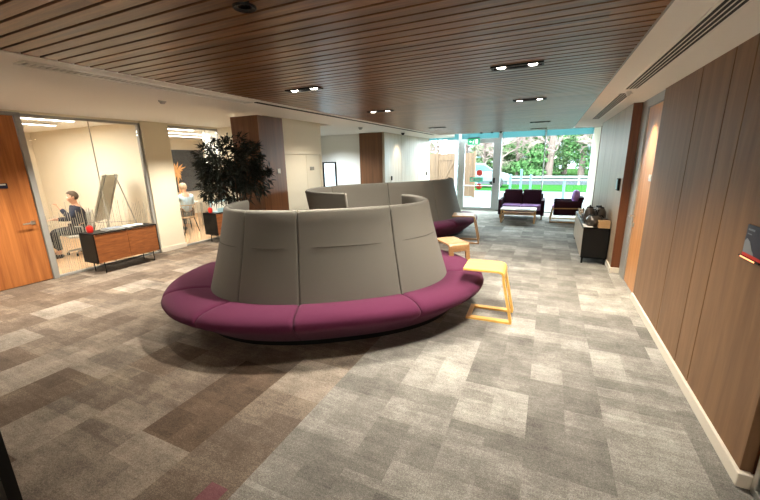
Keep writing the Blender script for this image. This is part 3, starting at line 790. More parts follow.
for i, (x, y, h, lab) in enumerate(((.95, 8.0, .2, 'dark storage jar by the wall, nearest of three behind the pots'), (.95, 8.3, .24, 'dark storage jar by the wall, middle of three behind the pots'), (.95, 8.6, .18, 'dark storage jar by the wall, farthest of three behind the pots'))):
    j = thing('storage_jar', lab, 'jar', (x, y, .64)); obj('body', lathe(BM(), [(0, 0), (.06, 0), (.065, .02), (.065, h*.8), (.045, h*.88), (0, h*.88)], 20), M_pot, j, smooth=True)
    obj('lid', lathe(BM(), [(0, h*.88), (.048, h*.88), (.048, h), (0, h)], 20), M_black, j, smooth=True)

# light switch with screen on the far panels
t = thing('wall_controller', 'small wall control panel with pale screen beside the dark wooden edge', 'control panel', (XF, 6.85, 1.3))
obj('back_box', bx(-.035, 0, -.05, .07, 0, .19), M_black, t, bevel=.003)
obj('screen', bx(-.04, -.035, -.02, .07, .02, .17), M_screen, t)

# leaflet holder on the near right wall
t = thing('leaflet_holder', 'navy leaflet holder fixed to the brown panelled wall at the right edge', 'leaflet holder', (XR, 2.64, 1.235)); t.scale = (.55, .9, .8)
obj('holder', box(box(BM(), -.012, 0, -.02, .25, 0, .23), -.055, -.012, -.02, .25, 0, .012), M_black, t, bevel=.002)
lf = obj('leaflet', bx(-.03, -.014, -.015, .245, .012, .245), M_navyprint, t)
b = BM()
for z, y0, y1 in ((.205, .14, .225), (.175, .17, .225)): box(b, -.0315, -.030, y0, y1, z, z+(.014 if z > .2 else .008))
obj('leaflet_title', b, M_greyprint, lf)
b = BM(); poly(b, [(-.0315, y, z) for y, z in ((.24, .03), (.24, .12), (.215, .145), (.17, .125), (.13, .07), (.10, .05), (.10, .03))], (.0015, 0, 0))
obj('leaflet_picture', b, M_greyprint, lf)
b = BM(); box(b, -.0325, -.031, -.01, .24, .012, .035); obj('red_strip', b, M_red, lf)
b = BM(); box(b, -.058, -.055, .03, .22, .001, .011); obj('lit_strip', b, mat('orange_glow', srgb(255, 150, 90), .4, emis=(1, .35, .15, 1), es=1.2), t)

# black partition post, left foreground
o = obj('partition_post', bx(-2.6, -2.14, .47, .515, 0, HC-.03), M_black)
o.data.transform(Matrix.Translation((0, 0, 0))); setp(o, 'black edge of a partition cutting the bottom left corner', 'partition')

# ------------------------------------------------------------------ indoor tree
def make_tree():
    t = thing('potted_tree', 'bushy dark-leaved potted tree in front of the dark wooden pillar', 'potted plant', (-4.2, 3.98, 0))
    pl = obj('planter', lathe(BM(), [(0, 0), (.16, 0), (.2, .4), (.185, .4), (.175, .34), (0, .34)], 32), M_potc, t, smooth=True)
    obj('soil', lathe(BM(), [(0, .33), (.174, .33), (.174, .355), (0, .36)], 24), M_soil, pl)
    st = BM(); lv = BM(); rnd = random.Random(3)
    tips = []
    for k in range(9):
        a = 2*PI*k/9+rnd.uniform(-.2, .2); rr = rnd.uniform(.2, .42)
        p = [Vector((.03*math.cos(a), .03*math.sin(a), .35)), Vector((.08*math.cos(a), .08*math.sin(a), .9)), Vector((rr*.55*math.cos(a), rr*.55*math.sin(a), 1.35)), Vector((rr*math.cos(a), rr*math.sin(a), 1.75+rnd.uniform(-.1, .2)))]
        tube(st, p, [.018, .014, .01, .005], 6)
        for j in range(6):
            f = rnd.uniform(.0, 1); b0 = p[2].lerp(p[3], f); a2 = a+rnd.uniform(-1.4, 1.4); l = rnd.uniform(.12, .3)
            e = b0+Vector((l*math.cos(a2), l*math.sin(a2), rnd.uniform(-.12, .22)))
            tube(st, [b0, e], [.005, .003], 4); tips.append((e, (e-b0).normalized()))
    # crown filling clusters
    for k in range(210):
        while True:
            v = Vector((rnd.uniform(-1, 1), rnd.uniform(-1, 1), rnd.uniform(-1, 1)))
            if .35 < v.length < 1 : break
        tips.append((Vector((v.x*.50, v.y*.45, 1.84+v.z*.37)) if k > 40 else Vector((v.x*.52, v.y*.45, 1.55+v.z*.3)), v.normalized()))
    for e, d in tips:
        if e.y > .62: continue
        for j in range(15):
            dd = (d*.6+Vector((rnd.gauss(0, .6), rnd.gauss(0, .6), rnd.gauss(0, .5)))).normalized()
            l = rnd.uniform(.07, .15); w = .011
            s_ = dd.cross(Vector((0, 0, 1)))
            s_ = s_.normalized()*w if s_.length > .01 else Vector((w, 0, 0))
            base = e+Vector((rnd.gauss(0, .02), rnd.gauss(0, .02), rnd.gauss(0, .02)))
            mid = base+dd*l*.45; tip = base+dd*l+Vector((0, 0, -.03))
            v0, v1, v2, v3 = [lv.verts.new(q) for q in (base, mid+s_, tip, mid-s_)]
            lv.faces.new((v0, v1, v2)); lv.faces.new((v0, v2, v3))
    obj('stem', st, M_bark, t, smooth=True); obj('foliage', lv, M_leaf, t, recalc=False)
make_tree()

# ------------------------------------------------------------------ lounge furniture by the glass
t = thing('two_seat_sofa', 'dark plum two-seat sofa with lilac seat against the glass front', 'sofa', (-.71, 12.1, 0))
obj('frame', box(BM(), -.64, .64, -.36, .4, .14, .27), M_plum, t, bevel=.02)
for s in (-1, 1): obj('armrest', bx(*sorted((s*.66, s*.56)), -.38, .42, .12, .58), M_plum, t, bevel=.02)
for s in (-1, 1): obj('seat_cushion', bx(*sorted((s*.005, s*.55)), -.37, .22, .27, .42), M_lilac, t, bevel=.03)
for s in (-1, 1):
    b = BM(); obox(b, (s*.28, .28, .62), (.27, 0, 0), (0, .08, .0), (0, .05, .23)); obj('back_cushion', b, M_plum, t, bevel=.04)
obj('backrest', bx(-.6, .6, .34, .42, .14, .72), M_plum, t, bevel=.02)
for sx in (-1, 1):
    for y in (-.3, .34): obj('leg', bx(sx*.6-.02, sx*.6+.02, y-.02, y+.02, 0, .14), M_oakdark, t)
t = thing('coffee_table', 'low coffee table with white top and oak frame in front of the plum sofa', 'coffee table', (-.73, 11.25, 0))
obj('table_top', bx(-.48, .48, -.32, .32, .36, .39), M_paper, t, bevel=.004)
obj('shelf', bx(-.43, .43, -.28, .28, .23, .25), M_oak, t)
for sx in (-1, 1):
    b = BM(); box(b, sx*.45-.02, sx*.45+.02, -.32, -.28, .0, .36); box(b, sx*.45-.02, sx*.45+.02, .28, .32, 0, .36); obj('leg_frame', box(b, sx*.45-.02, sx*.45+.02, -.28, .28, 0, .03), M_oak, t, bevel=.003)
o = obj('magazine', bx(-.2, .2, -.12, .1, 0, .012), M_greyprint, loc=(-.6, 11.12, .39)); setp(o, 'open grey magazine lying on the white coffee table', 'magazine')
t = thing('armchair', 'dark plum armchair with oak frame facing left beside the glass front', 'armchair', (.54, 11.75, 0))
obj('seat_base', bx(-.34, .34, -.3, .3, .2, .36), M_plum, t, bevel=.02)
obj('seat_cushion', bx(-.38, .22, -.26, .26, .36, .48), M_lilac, t, bevel=.03)
b = BM(); obox(b, (.3, 0, .5), (.06, 0, 0), (0, .28, 0), (.05, 0, .22)); obj('backrest', b, M_plum, t, bevel=.03)
for s in (-1, 1):
    obj('arm_panel', bx(-.34, .36, s*.31-.03, s*.31+.03, .22, .62), M_plum, t, bevel=.02)
    y = s*.37
    b = BM()
    for p0, p1 in (((-.36, y, .4), (.34, y, .42)), ((-.36, y, .41), (-.42, y, .0)), ((.34, y, .42), (.38, y, 0)), ((-.42, y, .015), (.38, y, .015))): tube(b, [p0, p1], .016, 6)
    obj('leg_frame', b, M_oak, t)
o = obj('cushion', BM() if False else (lambda b: (bmesh.ops.create_uvsphere(b, u_segments=20, v_segments=12, radius=1), [setattr(v, 'co', Vector((v.co.x*.10, math.copysign(abs(v.co.y)**.6, v.co.y)*.2, math.copysign(abs(v.co.z)**.6, v.co.z)*.17))) for v in b.verts], b)[2])(BM()), M_lilac, smooth=True, loc=(.74, 11.7, .74)); o.rotation_euler = (0, .12, 0)
setp(o, 'lilac cushion propped against the back of the plum armchair', 'cushion')

# ------------------------------------------------------------------ people
def skin_obj(name, verts, edges, radii, m, parent, root=0, sub=2):
    bm = BM(); ly = bm.verts.layers.skin.verify(); vs = []
    for v, r in zip(verts, radii):
        x = bm.verts.new(v); x[ly].radius = (r if isinstance(r, tuple) else (r, r)); vs.append(x)
    vs[root][ly].use_root = True
    for a, b in edges: bm.edges.new((vs[a], vs[b]))
    me = bpy.data.meshes.new(name); bm.to_mesh(me); bm.free(); me.materials.append(m)
    o = bpy.data.objects.new(name, me); C.objects.link(o); o.parent = parent
    md = o.modifiers.new('skin', 'SKIN'); md.use_smooth_shade = True
    s = o.modifiers.new('sub', 'SUBSURF'); s.levels = sub; s.render_levels = sub
    return o
def person(label, loc, rz, shirt, hair, raise_left):
    t = thing('person', label, 'person', loc, rz)
    V = []; Rr = []; E_ = []
    def add(p, r, par=None):
        V.append(Vector(p)); Rr.append(r); i = len(V)-1
        if par is not None: E_.append((par, i))
        return i
    pel = add((0, 0, .54), .13); w = add((0, -.02, .70), .12, pel); ch = add((0, -.02, .88), .135, w); up = add((0, -.01, 1.0), .10, ch)
    nk = add((0, .0, 1.08), .05, up); jaw = add((0, .03, 1.15), .065, nk); hd = add((0, .025, 1.23), .088, jaw); cr = add((0, .015, 1.29), .07, hd)
    nose = add((0, .115, 1.20), .013, jaw)
    sets = {}
    for s in (-1, 1):
        sh = add((s*.17, -.01, .98), .06, up)
        if raise_left and s < 0: el, wr = (s*.25, .16, .80), (s*.12, .27, 1.03)
        else: el, wr = (s*.24, .08, .74), (s*.16, .34, .77)
        e = add(el, .043, sh); w_ = add(wr, .028, e)
        d = (Vector(wr)-Vector(el)).normalized(); palm = Vector(wr)+d*.05; pm = add(palm, .026, w_)
        side = d.cross(Vector((0, 0, 1))).normalized()
        for k, L in ((-1.5, .055), (-.5, .068), (.5, .062), (1.5, .045)):
            b = palm+side*k*.017+d*.03
            f1 = add(b, .009, pm); f2 = add(b+d*L*.55+Vector((0, .01, -.01)), .008, f1); add(b+d*L*.8+Vector((0, .025, -.02)), .007, f2)
        th = add(palm-side*s*.035+d*.0, .010, pm); add(palm-side*s*.05+d*.035, .009, th)
        hip = add((s*.09, .03, .53), .085, pel); kn = add((s*.12, .44, .52), .06, hip); an = add((s*.12, .42, .10), .038, kn); add((s*.12, .56, .04), .035, an)
        sets[s] = dict(sh=Vector((s*.17, -.01, .98)), el=Vector(el), wr=Vector(wr))
    body = skin_obj('body', V, E_, Rr, M_skin, t)
    # shirt
    v = [(0, 0, .56), (0, -.02, .70), (0, -.02, .88), (0, -.01, 1.0), (0, 0, 1.05)]; r = [.15, .14, .155, .12, .065]; e = [(0, 1), (1, 2), (2, 3), (3, 4)]
    for s in (-1, 1):
        q = sets[s]; n = len(v); v += [q['sh'], q['el'], q['el'].lerp(q['wr'], .9)]; r += [.078, .06, .043]; e += [(3, n), (n, n+1), (n+1, n+2)]
    skin_obj('shirt', v, e, r, shirt, t)
    v = [(0, 0, .53)]; r = [.135]; e = []
    for s in (-1, 1):
        n = len(v); v += [(s*.09, .03, .53), (s*.12, .44, .52), (s*.12, .42, .14)]; r += [.1, .075, .055]; e += [(0, n), (n, n+1), (n+1, n+2)]
    skin_obj('trousers', v, e, r, M_trous, t)
    b = BM(); bmesh.ops.create_uvsphere(b, u_segments=24, v_segments=16, radius=1)
    for x in b.verts:
        x.co = Vector((x.co.x*.097, x.co.y*.112, x.co.z*.11))
    bmesh.ops.delete(b, geom=[x for x in b.verts if (x.co.z < -.03 and x.co.y > -.02) or (x.co.y > .055 and x.co.z < .045) or x.co.z < -.085], context='VERTS')
    h = obj('hair', b, hair, t, smooth=True, loc=(0, .012, 1.245)); sd = h.modifiers.new('s', 'SOLIDIFY'); sd.thickness = .012
    for s in (-1, 1):
        b = BM(); bmesh.ops.create_uvsphere(b, u_segments=10, v_segments=8, radius=.011); obj('eye', b, M_paper, t, smooth=True, loc=(s*.033, .1, 1.225))
        b = BM(); bmesh.ops.create_uvsphere(b, u_segments=10, v_segments=8, radius=1)
        for x in b.verts: x.co = Vector((x.co.x*.012, x.co.y*.02, x.co.z*.03))
        obj('ear', b, M_skin, t, smooth=True, loc=(s*.094, .015, 1.21))
        b = BM(); tube(b, [(s*.1, .5, .02), (s*.12, .5, .05), (s*.12, .42, .08), (s*.12, .40, .06)], [.03, .04, .045, .04]); 
        b.free()
        b = BM(); bmesh.ops.create_uvsphere(b, u_segments=12, v_segments=8, radius=1)
        for x in b.verts: x.co = Vector((x.co.x*.048, x.co.y*.13, max(x.co.z*.06, -.04)))
        obj('shoe', b, M_black, t, smooth=True, loc=(s*.12, .5, .04))
    b = BM(); box(b, -.022, .022, .102, .108, 1.155, 1.163); obj('mouth', b, M_red, t)
    return t
person('seated person in dark navy top, hand raised to mouth, behind the left glass', (-9.1, 4.2, 0), math.radians(165), M_navy, M_hair, True)
person('seated person in pale blue shirt seen from behind, in the second glazed room', (-9.05, 6.75, 0), math.radians(80), M_blue, M_hair2, False)

def office_chair(label, loc, rz, m=M_black, fm=M_silver):
    t = thing('office_chair', label, 'chair', loc, rz)
    obj('seat', bx(-.24, .24, -.22, .24, .39, .44), m, t, bevel=.02)
    b = BM(); N = 10; prev = None
    for i in range(N+1):
        z = .5+.42*i/N; row = [b.verts.new((x*.23*(1-.1*i/N), -.24-.05*i/N+.05*(x*x), z)) for x in (-1, -.5, 0, .5, 1)]
        if prev:
            for k in range(4): b.faces.new((prev[k], prev[k+1], row[k+1], row[k]))
        prev = row
    o = obj('backrest', b, m, t, smooth=True); sd = o.modifiers.new('s', 'SOLIDIFY'); sd.thickness = .025
    obj('back_support', tube(BM(), [(0, -.1, .4), (0, -.24, .42), (0, -.28, .6)], .018), fm, t, smooth=True)
    obj('gas_lift', tube(BM(), [(0, 0, .09), (0, 0, .39)], [.03, .02]), fm, t)
    for k in range(5):
        a = 2*PI*k/5; l = obj('base_arm', tube(BM(), [(0, 0, .12), (.27*math.cos(a), .27*math.sin(a), .08)], [.025, .014]), fm, t)
        obj('castor', lathe(BM(), [(0, 0), (.02, .0), (.025, .025), (.02, .06), (0, .065)], 12, (.27*math.cos(a), .27*math.sin(a), 0)), M_black, l)
    for s in (-1, 1): obj('armrest', tube(BM(), [(s*.22, 0, .42), (s*.29, 0, .45), (s*.29, 0, .62), (s*.28, .12, .64)], .014), fm, t, smooth=True)
office_chair('office chair with curved pale backrest under the person in navy', (-9.09, 4.18, 0), math.radians(165), M_pad)
def bent_chair(label, loc, rz):
    t = thing('spindle_chair', label, 'chair', loc, rz)
    obj('seat', lathe(BM(), [(0, .40), (.2, .40), (.22, .42), (.2, .445), (0, .445)], 24), M_oakdark, t, smooth=True)
    for sx in (-1, 1):
        for sy in (-1, 1): obj('leg', tube(BM(), [(sx*.13, sy*.13, .41), (sx*.2, sy*.2, 0)], [.014, .01]), M_blackm, t)
    arc = [(.25*math.cos(a), -.02+.25*math.sin(a)*.9, .76) for a in [PI+PI*i/14 for i in range(15)]]
    obj('back_rail', tube(BM(), arc, .012), M_oakdark, t, smooth=True)
    for i in range(1, 14, 2):
        x, y, z = arc[i]; obj('spindle', tube(BM(), [(x*.78, y*.72, .43), (x, y, z)], .006, 6), M_oakdark, t)
bent_chair('spindle-backed wooden chair under the person in pale blue', (-9.05, 6.73, 0), math.radians(80))
bent_chair('empty spindle-backed chair beside the glass in the second meeting room', (-8.6, 6.0, 0), math.radians(-40))
office_chair('empty black office chair deep in the left meeting room, left of the person', (-10.3, 3.6, 0), math.radians(-10), M_pad)
def meeting_table(label, loc, sx, sy, m):
    t = thing('meeting_table', label, 'table', loc)
    obj('table_top', bx(-sx/2, sx/2, -sy/2, sy/2, .71, .74), m, t, bevel=.005)
    for a in (-1, 1):
        for b in (-1, 1): obj('leg', bx(a*(sx/2-.06)-.025, a*(sx/2-.06)+.025, b*(sy/2-.06)-.025, b*(sy/2-.06)+.025, 0, .71), M_silver, t)
meeting_table('pale meeting table in front of the person in navy', (-9.35, 2.95, 0), 1.0, 1.3, M_pad)
meeting_table('pale meeting table in front of the person in pale blue', (-9.95, 6.95, 0), .8, 1.6, M_pad)

# flipchart easel
fc = thing('flipchart_easel', 'flipchart easel with blank pad behind the glass, above the nearer sideboard', 'flipchart', (-8.49, 4.5, 0))
wv = Vector((-.57, .82, 0)); nv = Vector((-.82, -.57, 0))
b = BM(); obox(b, (0, 0, 1.2), wv*.31, nv*.008+Vector((0, 0, .003)), Vector((0, 0, .46))-nv*.17); obj('board', b, M_pad, fc)
b = BM(); obox(b, nv*.016+Vector((0, 0, 1.2)), wv*.29, nv*.006, Vector((0, 0, .44))-nv*.163); obj('paper_pad', b, M_pad, fc)
for s in (-1, 1): obj('leg', tube(BM(), [wv*s*.2-nv*.19+Vector((0, 0, 1.68)), wv*s*.33+nv*.42], .012), M_frame, fc)
obj('rear_leg', tube(BM(), [wv*.1-nv*.2+Vector((0, 0, 1.68)), wv*.1-nv*.6], .012), M_frame, fc)
b = BM(); obox(b, nv*.21+Vector((0, 0, .72)), wv*.3, nv*.035, (0, 0, .008)); obj('pen_tray', b, M_silver, fc)
b = BM(); tube(b, [wv*-.2+nv*.17+Vector((0, 0, .70)), wv*.1-nv*.45+Vector((0, 0, .66))], .007); obj('brace', b, M_frame, fc)

# wall panel mural and copper palm in the second room
t = thing('wall_mural', 'large dark mural on the back wall of the second meeting room', 'mural', (-12.28, 8.0, .85))
obj('panel', bx(0, .03, 0, 2.2, 0, 1.5), M_art, t)
t = thing('palm_ornament', 'copper-coloured palm fronds standing in front of the dark mural', 'ornament', (-11.95, 8.75, 0))
obj('stem', tube(BM(), [(0, 0, .02), (.02, 0, .8), (0, 0, 1.5)], [.03, .02, .02]), M_orange, t)
obj('base', lathe(BM(), [(0, 0), (.14, 0), (.14, .03), (0, .04)], 24), M_black, t)
b = BM()
for k in range(16):
    a = 2*PI*k/16; d = Vector((.25*math.sin(3*a), math.cos(a), math.sin(a))); s_ = Vector((0, -math.sin(a), math.cos(a)))
    c0 = Vector((0, 0, 1.62)); l = .26+.12*random.random()
    poly(b, [c0, c0+d*l*.5+s_*.035, c0+d*l, c0+d*l*.5-s_*.035], (.006, 0, 0))
obj('fronds', b, M_orange, t)
t = thing('folding_screen', 'warm lit timber screen on the back wall behind the tree leaves', 'screen', (-12.2, 10.25, 0))
for k in range(4): obj('screen_panel', bx(0, .04, k*.27, k*.27+.26, .5, 2.35), M_orange, t)
obj('screen_foot', bx(-.02, .1, 0, 1.07, 0, .5), M_black, t)

# ------------------------------------------------------------------ outdoors
struct('ground', bx(-14, 12, YG+.1, 22.0, -.16, -.03), M_pave)
struct('ground', bx(-14, 12, 22.0, 27.0, -.16, .0), M_grass).name = 'lawn'
struct('ground', bx(-30, 30, 27.0, 36, -.16, -.05), M_road)
struct('ground', bx(-40, 40, 36, 60, -.16, .1), mat('verge', srgb(32, 50, 24), .9, spec=0., var=.25, vscale=2))
# fence with gate on the left
fn = thing('timber_fence', 'tall light timber fence with a braced gate outside on the left', 'fence', (-6.2, 18.0, -.03))
def boards(x0, x1, name):
    b = BM(); x = x0
    while x < x1-.02: box(b, x, min(x+.115, x1), 0, .02, .05, 2.12); x += .12
    return obj(name, b, M_fence, fn)
boards(0, 1.0, 'board_panel')
g = boards(1.1, 1.95, 'gate')
b = BM(); box(b, 1.1, 1.95, -.03, 0, 1.8, 1.92); box(b, 1.1, 1.95, -.03, 0, .3, .42); obox(b, (1.525, -.015, 1.1), (.38, 0, .68), (0, .013, 0), (-.045, 0, .025)); obj('gate_brace', b, M_fence, g)
boards(2.3, 2.85, 'board_panel')
for x in (1.0, 1.95, 2.2, 2.85): obj('fence_post', bx(x, x+.1, -.04, .06, 0, 2.2), M_rail if x == 2.2 or x == 1.95 else M_fence, fn)
def rail(x0, x1, y, z, label):
    t = thing('guard_rail', label, 'rail', (x0, y, -.05))
    obj('beam', box(box(BM(), 0, x1-x0, -.03, .03, z-.12, z), 0, x1-x0, -.03, .03, z-.32, z-.24), M_rail, t, bevel=.01)
    x = .2
    while x < x1-x0: obj('post', bx(x-.05, x+.05, .03, .1, 0, z), M_rail, t); x += 2.2
rail(-5, 6, 27.2, .62, 'long white guard rail beyond the green lawn strip')
for x, y, h, l in ((-1.55, 17.2, 1.15, 'pale bollard post outside, leftmost behind the plum sofa'), (-1.15, 17.8, 1.35, 'taller pale bollard post outside, second behind the plum sofa'), (-.75, 18.0, 1.1, 'pale bollard post outside, third behind the plum sofa'), (.62, 17.6, .9, 'pale bollard post outside right of the window mullion')):
    t = thing('bollard', l, 'bollard', (x, y, -.03)); obj('post', lathe(BM(), [(0, 0), (.05, 0), (.05, h-.06), (0, h-.06)], 16), M_boll, t, smooth=True); obj('cap', lathe(BM(), [(0, h-.06), (.06, h-.06), (.055, h-.02), (.02, h), (0, h)], 16), M_boll, t, smooth=True)
# parked car
car = thing('parked_car', 'pale parked car outside beyond the exit door', 'car', (-4.4, 24.5, .0), math.radians(15))
def shell(bm, prof, w):
    poly(bm, [(x, -w/2, z) for x, z in prof], (0, w, 0)); return bm
obj('body', shell(BM(), [(-2, .35), (-2.05, .7), (-1.9, .92), (-.9, 1.0), (.9, 1.0), (1.95, .85), (2.05, .6), (2.0, .35)], 1.7), M_car, car, bevel=.06)
obj('cabin', shell(BM(), [(-1.5, .98), (-1.1, 1.42), (-.2, 1.5), (.5, 1.44), (1.2, .98)], 1.5), M_carglass, car, bevel=.05)
obj('roof', shell(BM(), [(-1.1, 1.42), (-.2, 1.5), (.5, 1.44), (.45, 1.5), (-.2, 1.56), (-1.05, 1.48)], 1.46), M_car, car, bevel=.02)
for x in (-1.25, 1.3):
    for s in (-1, 1):
        b = BM(); r = .33; a = [Vector((x+r*math.cos(2*PI*k/24), s*.86-.1, .33+r*math.sin(2*PI*k/24))) for k in range(24)]
        obj('wheel', poly(b, a, (0, .2, 0)), M_tyre, car)

def leaves(bm, c, rx, ry, rz, n, size, rnd):
    for _ in range(n):
        while True:
            v = Vector((rnd.uniform(-1, 1), rnd.uniform(-1, 1), rnd.uniform(-1, 1)))
            if v.length < 1: break
        p = Vector(c)+Vector((v.x*rx, v.y*ry, v.z*rz))
        u = Vector((rnd.gauss(0, 1), rnd.gauss(0, 1), rnd.gauss(0, 1))).normalized(); w = u.cross(Vector((rnd.gauss(0, 1), rnd.gauss(0, 1), rnd.gauss(0, 1)))).normalized()
        s = size*rnd.uniform(.6, 1.3)
        bm.faces.new([bm.verts.new(p+q) for q in (u*s, w*s*.6, -u*s, -w*s*.6)])
def evergreen(label, x, y, h, r, m, seed, z0=.0, trunk=True):
    rnd = random.Random(seed); t = thing('leafy_tree', label, 'tree', (x, y, z0), 0, None)
    if trunk: obj('trunk', tube(BM(), [(0, 0, 0), (.1, 0, h*.5), (0, 0, h*.9)], [.28, .2, .06]), M_trunk, t, smooth=True)
    b = BM()
    for k in range(14):
        f = k/13; cz = h*(.12+.8*f); rr = r*(1-.45*f)*rnd.uniform(.7, 1.1); a = rnd.uniform(0, 2*PI)
        leaves(b, (rr*.45*math.cos(a), rr*.45*math.sin(a), cz), rr*.8, rr*.8, h*.1, 420, .13, rnd)
    obj('foliage', b, m, t, recalc=False)
def bare(label, x, y, h, seed, z0=0., tr=.14):
    bt = .055 if seed < 30 else .09
    rnd = random.Random(seed); t = thing('bare_tree', label, 'tree', (x, y, z0))
    tb = BM(); tube(tb, [(0, 0, 0), (rnd.uniform(-.2, .2), 0, h*.5), (rnd.uniform(-.3, .3), 0, h)], [tr, tr*.75, .04], 8)
    bb = BM()
    def br(p, d, l, r, k):
        e = p+d*l; tube(bb, [p, (p+e)/2+Vector((rnd.gauss(0, .04)*l, rnd.gauss(0, .04)*l, 0)), e], [r, r*.8, r*.5], 4, cap=False)
        if k == 0: return
        for _ in range(4):
            q = p.lerp(e, rnd.uniform(.3, 1)); dd = (d+Vector((rnd.gauss(0, .55), rnd.gauss(0, .55), rnd.gauss(.1, .45)))).normalized()
            br(q, dd, l*.62, r*.55, k-1)
    for _ in range(22):
        z = rnd.uniform(.15, .97)*h; a = rnd.uniform(0, 2*PI)
        br(Vector((0, 0, z)), Vector((math.cos(a), math.sin(a), rnd.uniform(.1, .9))).normalized(), h*.2, bt, 3)
    obj('trunk', tb, M_trunk, t, smooth=True); obj('branches', bb, M_twig, t, recalc=False)
evergreen('rounded green bush low behind the guard rail, between bare trees', -1.6, 37.5, 3.0, 1.9, M_bush, 1, .1, False)
evergreen('ivy-covered green tree just left of the window mullion', -1.0, 40, 8, 1.5, M_bush, 2, .1)
evergreen('tall green tree just right of the window mullion', 1.3, 41, 9, 1.8, M_bush2, 3, .1)
evergreen('tall dense green tree in the middle of the right window', 2.6, 38, 9, 1.7, M_bush, 4, .1)
evergreen('tall dense green tree at the right edge of the window', 4.6, 39, 9, 2.0, M_bush, 5, .1)
evergreen('shrubby tree seen over the timber fence on the far left', -14.0, 40, 5.0, 3.4, M_bush2, 6, .1)
bare('bare tree seen through the exit door, left one', -8.0, 36, 8, 11, .1)
bare('bare tree seen through the exit door, right one', -6.0, 38, 9, 12, .1)
bare('bare tree between the exit door and the sofa bollards', -4.3, 37, 8, 13, .1)
bare('bare tree above the two bollards', -2.9, 38.5, 9, 14, .1)
bare('thick-trunked bare tree left of the window mullion', -.1, 37, 9, 15, .1, .34)
bare('bare tree over the timber fence, rightmost of two', -10.5, 37, 8, 16, .1)
bare('bare tree over the timber fence, leftmost of two', -13.0, 36, 8, 17, .1)
bare('thick bare trunk among the greenery at the right edge', 3.8, 36.6, 7, 18, .1, .34)
for i, (x, y, lab) in enumerate(((-9.5, 46, 'farther bare tree seen through the upper left of the exit door'), (-7.2, 48, 'farther bare tree seen through the right of the exit door'), (-5.2, 46, 'farther bare tree just right of the exit door'), (-3.4, 49, 'farther bare tree above the plum sofa'), (-1.9, 47, 'farther bare tree left of the ivy-covered tree'), (-16, 47, 'farther bare tree over the timber fence'))):
    bare(lab, x, y, 10, 30+i, .1, .2)
evergreen('pale low shrub behind the car, beyond the exit door', -6.6, 42, 3.0, 2.2, M_bush2, 9, .1, False)
evergreen('pale low shrub right of the exit door, behind the guard rail', -4.0, 43, 3.4, 2.2, M_bush2, 10, .1, False)
bl = thing('distant_house', 'pale distant building glimpsed between the trees', 'building', (2, 62, 0))
obj('wall', bx(-18, 12, 0, 6, 0, 5.0), M_rail, bl)
obj('roof', poly(BM(), [(-18.5, -.5, 5), (-18.5, 3, 8.5), (-18.5, 6.5, 5)], (31, 0, 0)), M_road, bl)
for k in range(9): obj('window', bx(-16+k*3, -14.6+k*3, -.05, 0, 1.5, 3.2), M_carglass, bl)

# ------------------------------------------------------------------ lights
def spot(x, y, e, col=WARM, size=2.15, z=HC-.04, blend=.9, r=.03):
    return light('SPOT', 'downlight_beam', (x, y, z), e, col, None, (0, 0, 0), spot_size=size, spot_blend=blend, shadow_soft_size=r)
for x, y, lab, on in LP:
    if on:
        e = 215
        spot(x-.12, y, e/2); spot(x+.12, y, e/2)
for x, y, e in ((-2.35, 7.1, 60), (-.31, 7.1, 60) ): spot(x, y, e)
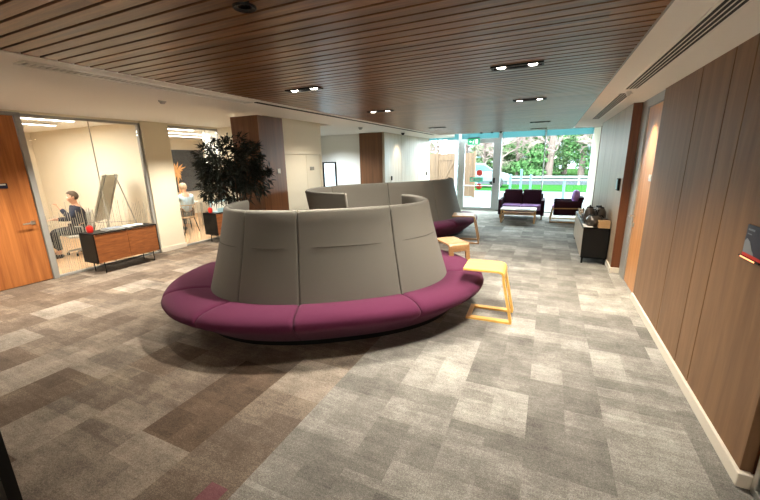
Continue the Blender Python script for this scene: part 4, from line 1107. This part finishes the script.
# unseen uplighter, added behind the camera to brighten ceiling and soffits
for x, y, lab in ((.3, -1.9, 'unseen black uplighter added behind the camera to brighten the ceiling'),):
    t = thing('added_uplighter', lab, 'added lamp', (x, y, 0), 0)
    obj('base', lathe(BM(), [(0, 0), (.15, 0), (.15, .02), (.03, .03), (0, .03)], 24), M_blackm, t, smooth=True)
    obj('pole', tube(BM(), [(0, 0, .02), (0, 0, 1.62)], .012), M_blackm, t)
    obj('lamp_shade', (lambda b, pr: ([b.faces.new((p[k], p[(k+1) % 24], q[(k+1) % 24], q[k])) for p, q in zip(pr, pr[1:]) for k in range(24)], b)[1])(*(lambda b: (b, [[b.verts.new((rr*math.cos(2*PI*k/24), rr*math.sin(2*PI*k/24), z)) for k in range(24)] for rr, z in ((.02, 1.6), (.12, 1.64), (.17, 1.72))]))(BM())), M_silver, t, smooth=True)
    light('POINT', 'added_uplight', (0, 0, 1.78), 85, (1, .94, .86), t, shadow_soft_size=.08)
# wall washers beside the left wall and the recessed doors
for y in (1.6, 3.4, 5.2, 7.0): spot(-6.4, y, 250, (1, .92, .8), 2.0, HR-.03)
spot(.93, 5.8, 110, (1, .84, .6), 1.3, HC-.02)
spot(-7.1, 1.9, 40, (1, .8, .55), 1.2, HR-.02)
spot(-3.9, 10.2, 60, (1, .85, .62), 1.6)
spot(-3.9, 12.2, 60, (1, .85, .62), 1.6)
spot(-5.6, 8.5, 110, (.82, .93, 1), 2.4)
spot(-4.9, 8.2, 60, (.82, .93, 1), 2.4)
spot(-3.5, 6.0, 70, (1, .92, .8), 2.6)  # unseen spot added to brighten the cream wall by the pillar
spot(-4.0, 2.6, 40, (1, .92, .8), 2.4)

W = bpy.data.worlds.new('sky'); S.world = W; W.use_nodes = True
nt = W.node_tree; bg = nt.nodes['Background']
bg.inputs[0].default_value = (.86, .95, 1, 1); bg.inputs[1].default_value = 14.0
# daylight portal on the glazed front
pl = light('AREA', 'daylight_portal', (-1.5, YG+.15, 1.4), 1, (1, 1, 1), None, (PI/2, 0, PI), shape='RECTANGLE', size=5.3, size_y=2.8)
pl.data.cycles.is_portal = True

# ------------------------------------------------------------------ camera
R = [[0.9078855, 0.4187299, -0.0202285], [0.0841671, -0.2293358, -0.9697015], [-0.4106821, 0.8786754, -0.2434539]]
cd = bpy.data.cameras.new('camera'); co = bpy.data.objects.new('camera', cd); C.objects.link(co)
x, y, z = Vector(R[0]), Vector(R[1]), Vector(R[2])
m = Matrix((x, -y, -z)).transposed().to_4x4(); m.translation = Vector((0, 0, 1.85)); co.matrix_world = m
cd.sensor_width = 36; cd.lens = 36*358.7/760; cd.clip_start = .02; cd.clip_end = 200
S.camera = co
S.view_settings.view_transform = 'Standard'; S.view_settings.look = 'None'; S.view_settings.gamma = 1; S.view_settings.exposure = 1.12
S.view_settings.use_curve_mapping = False
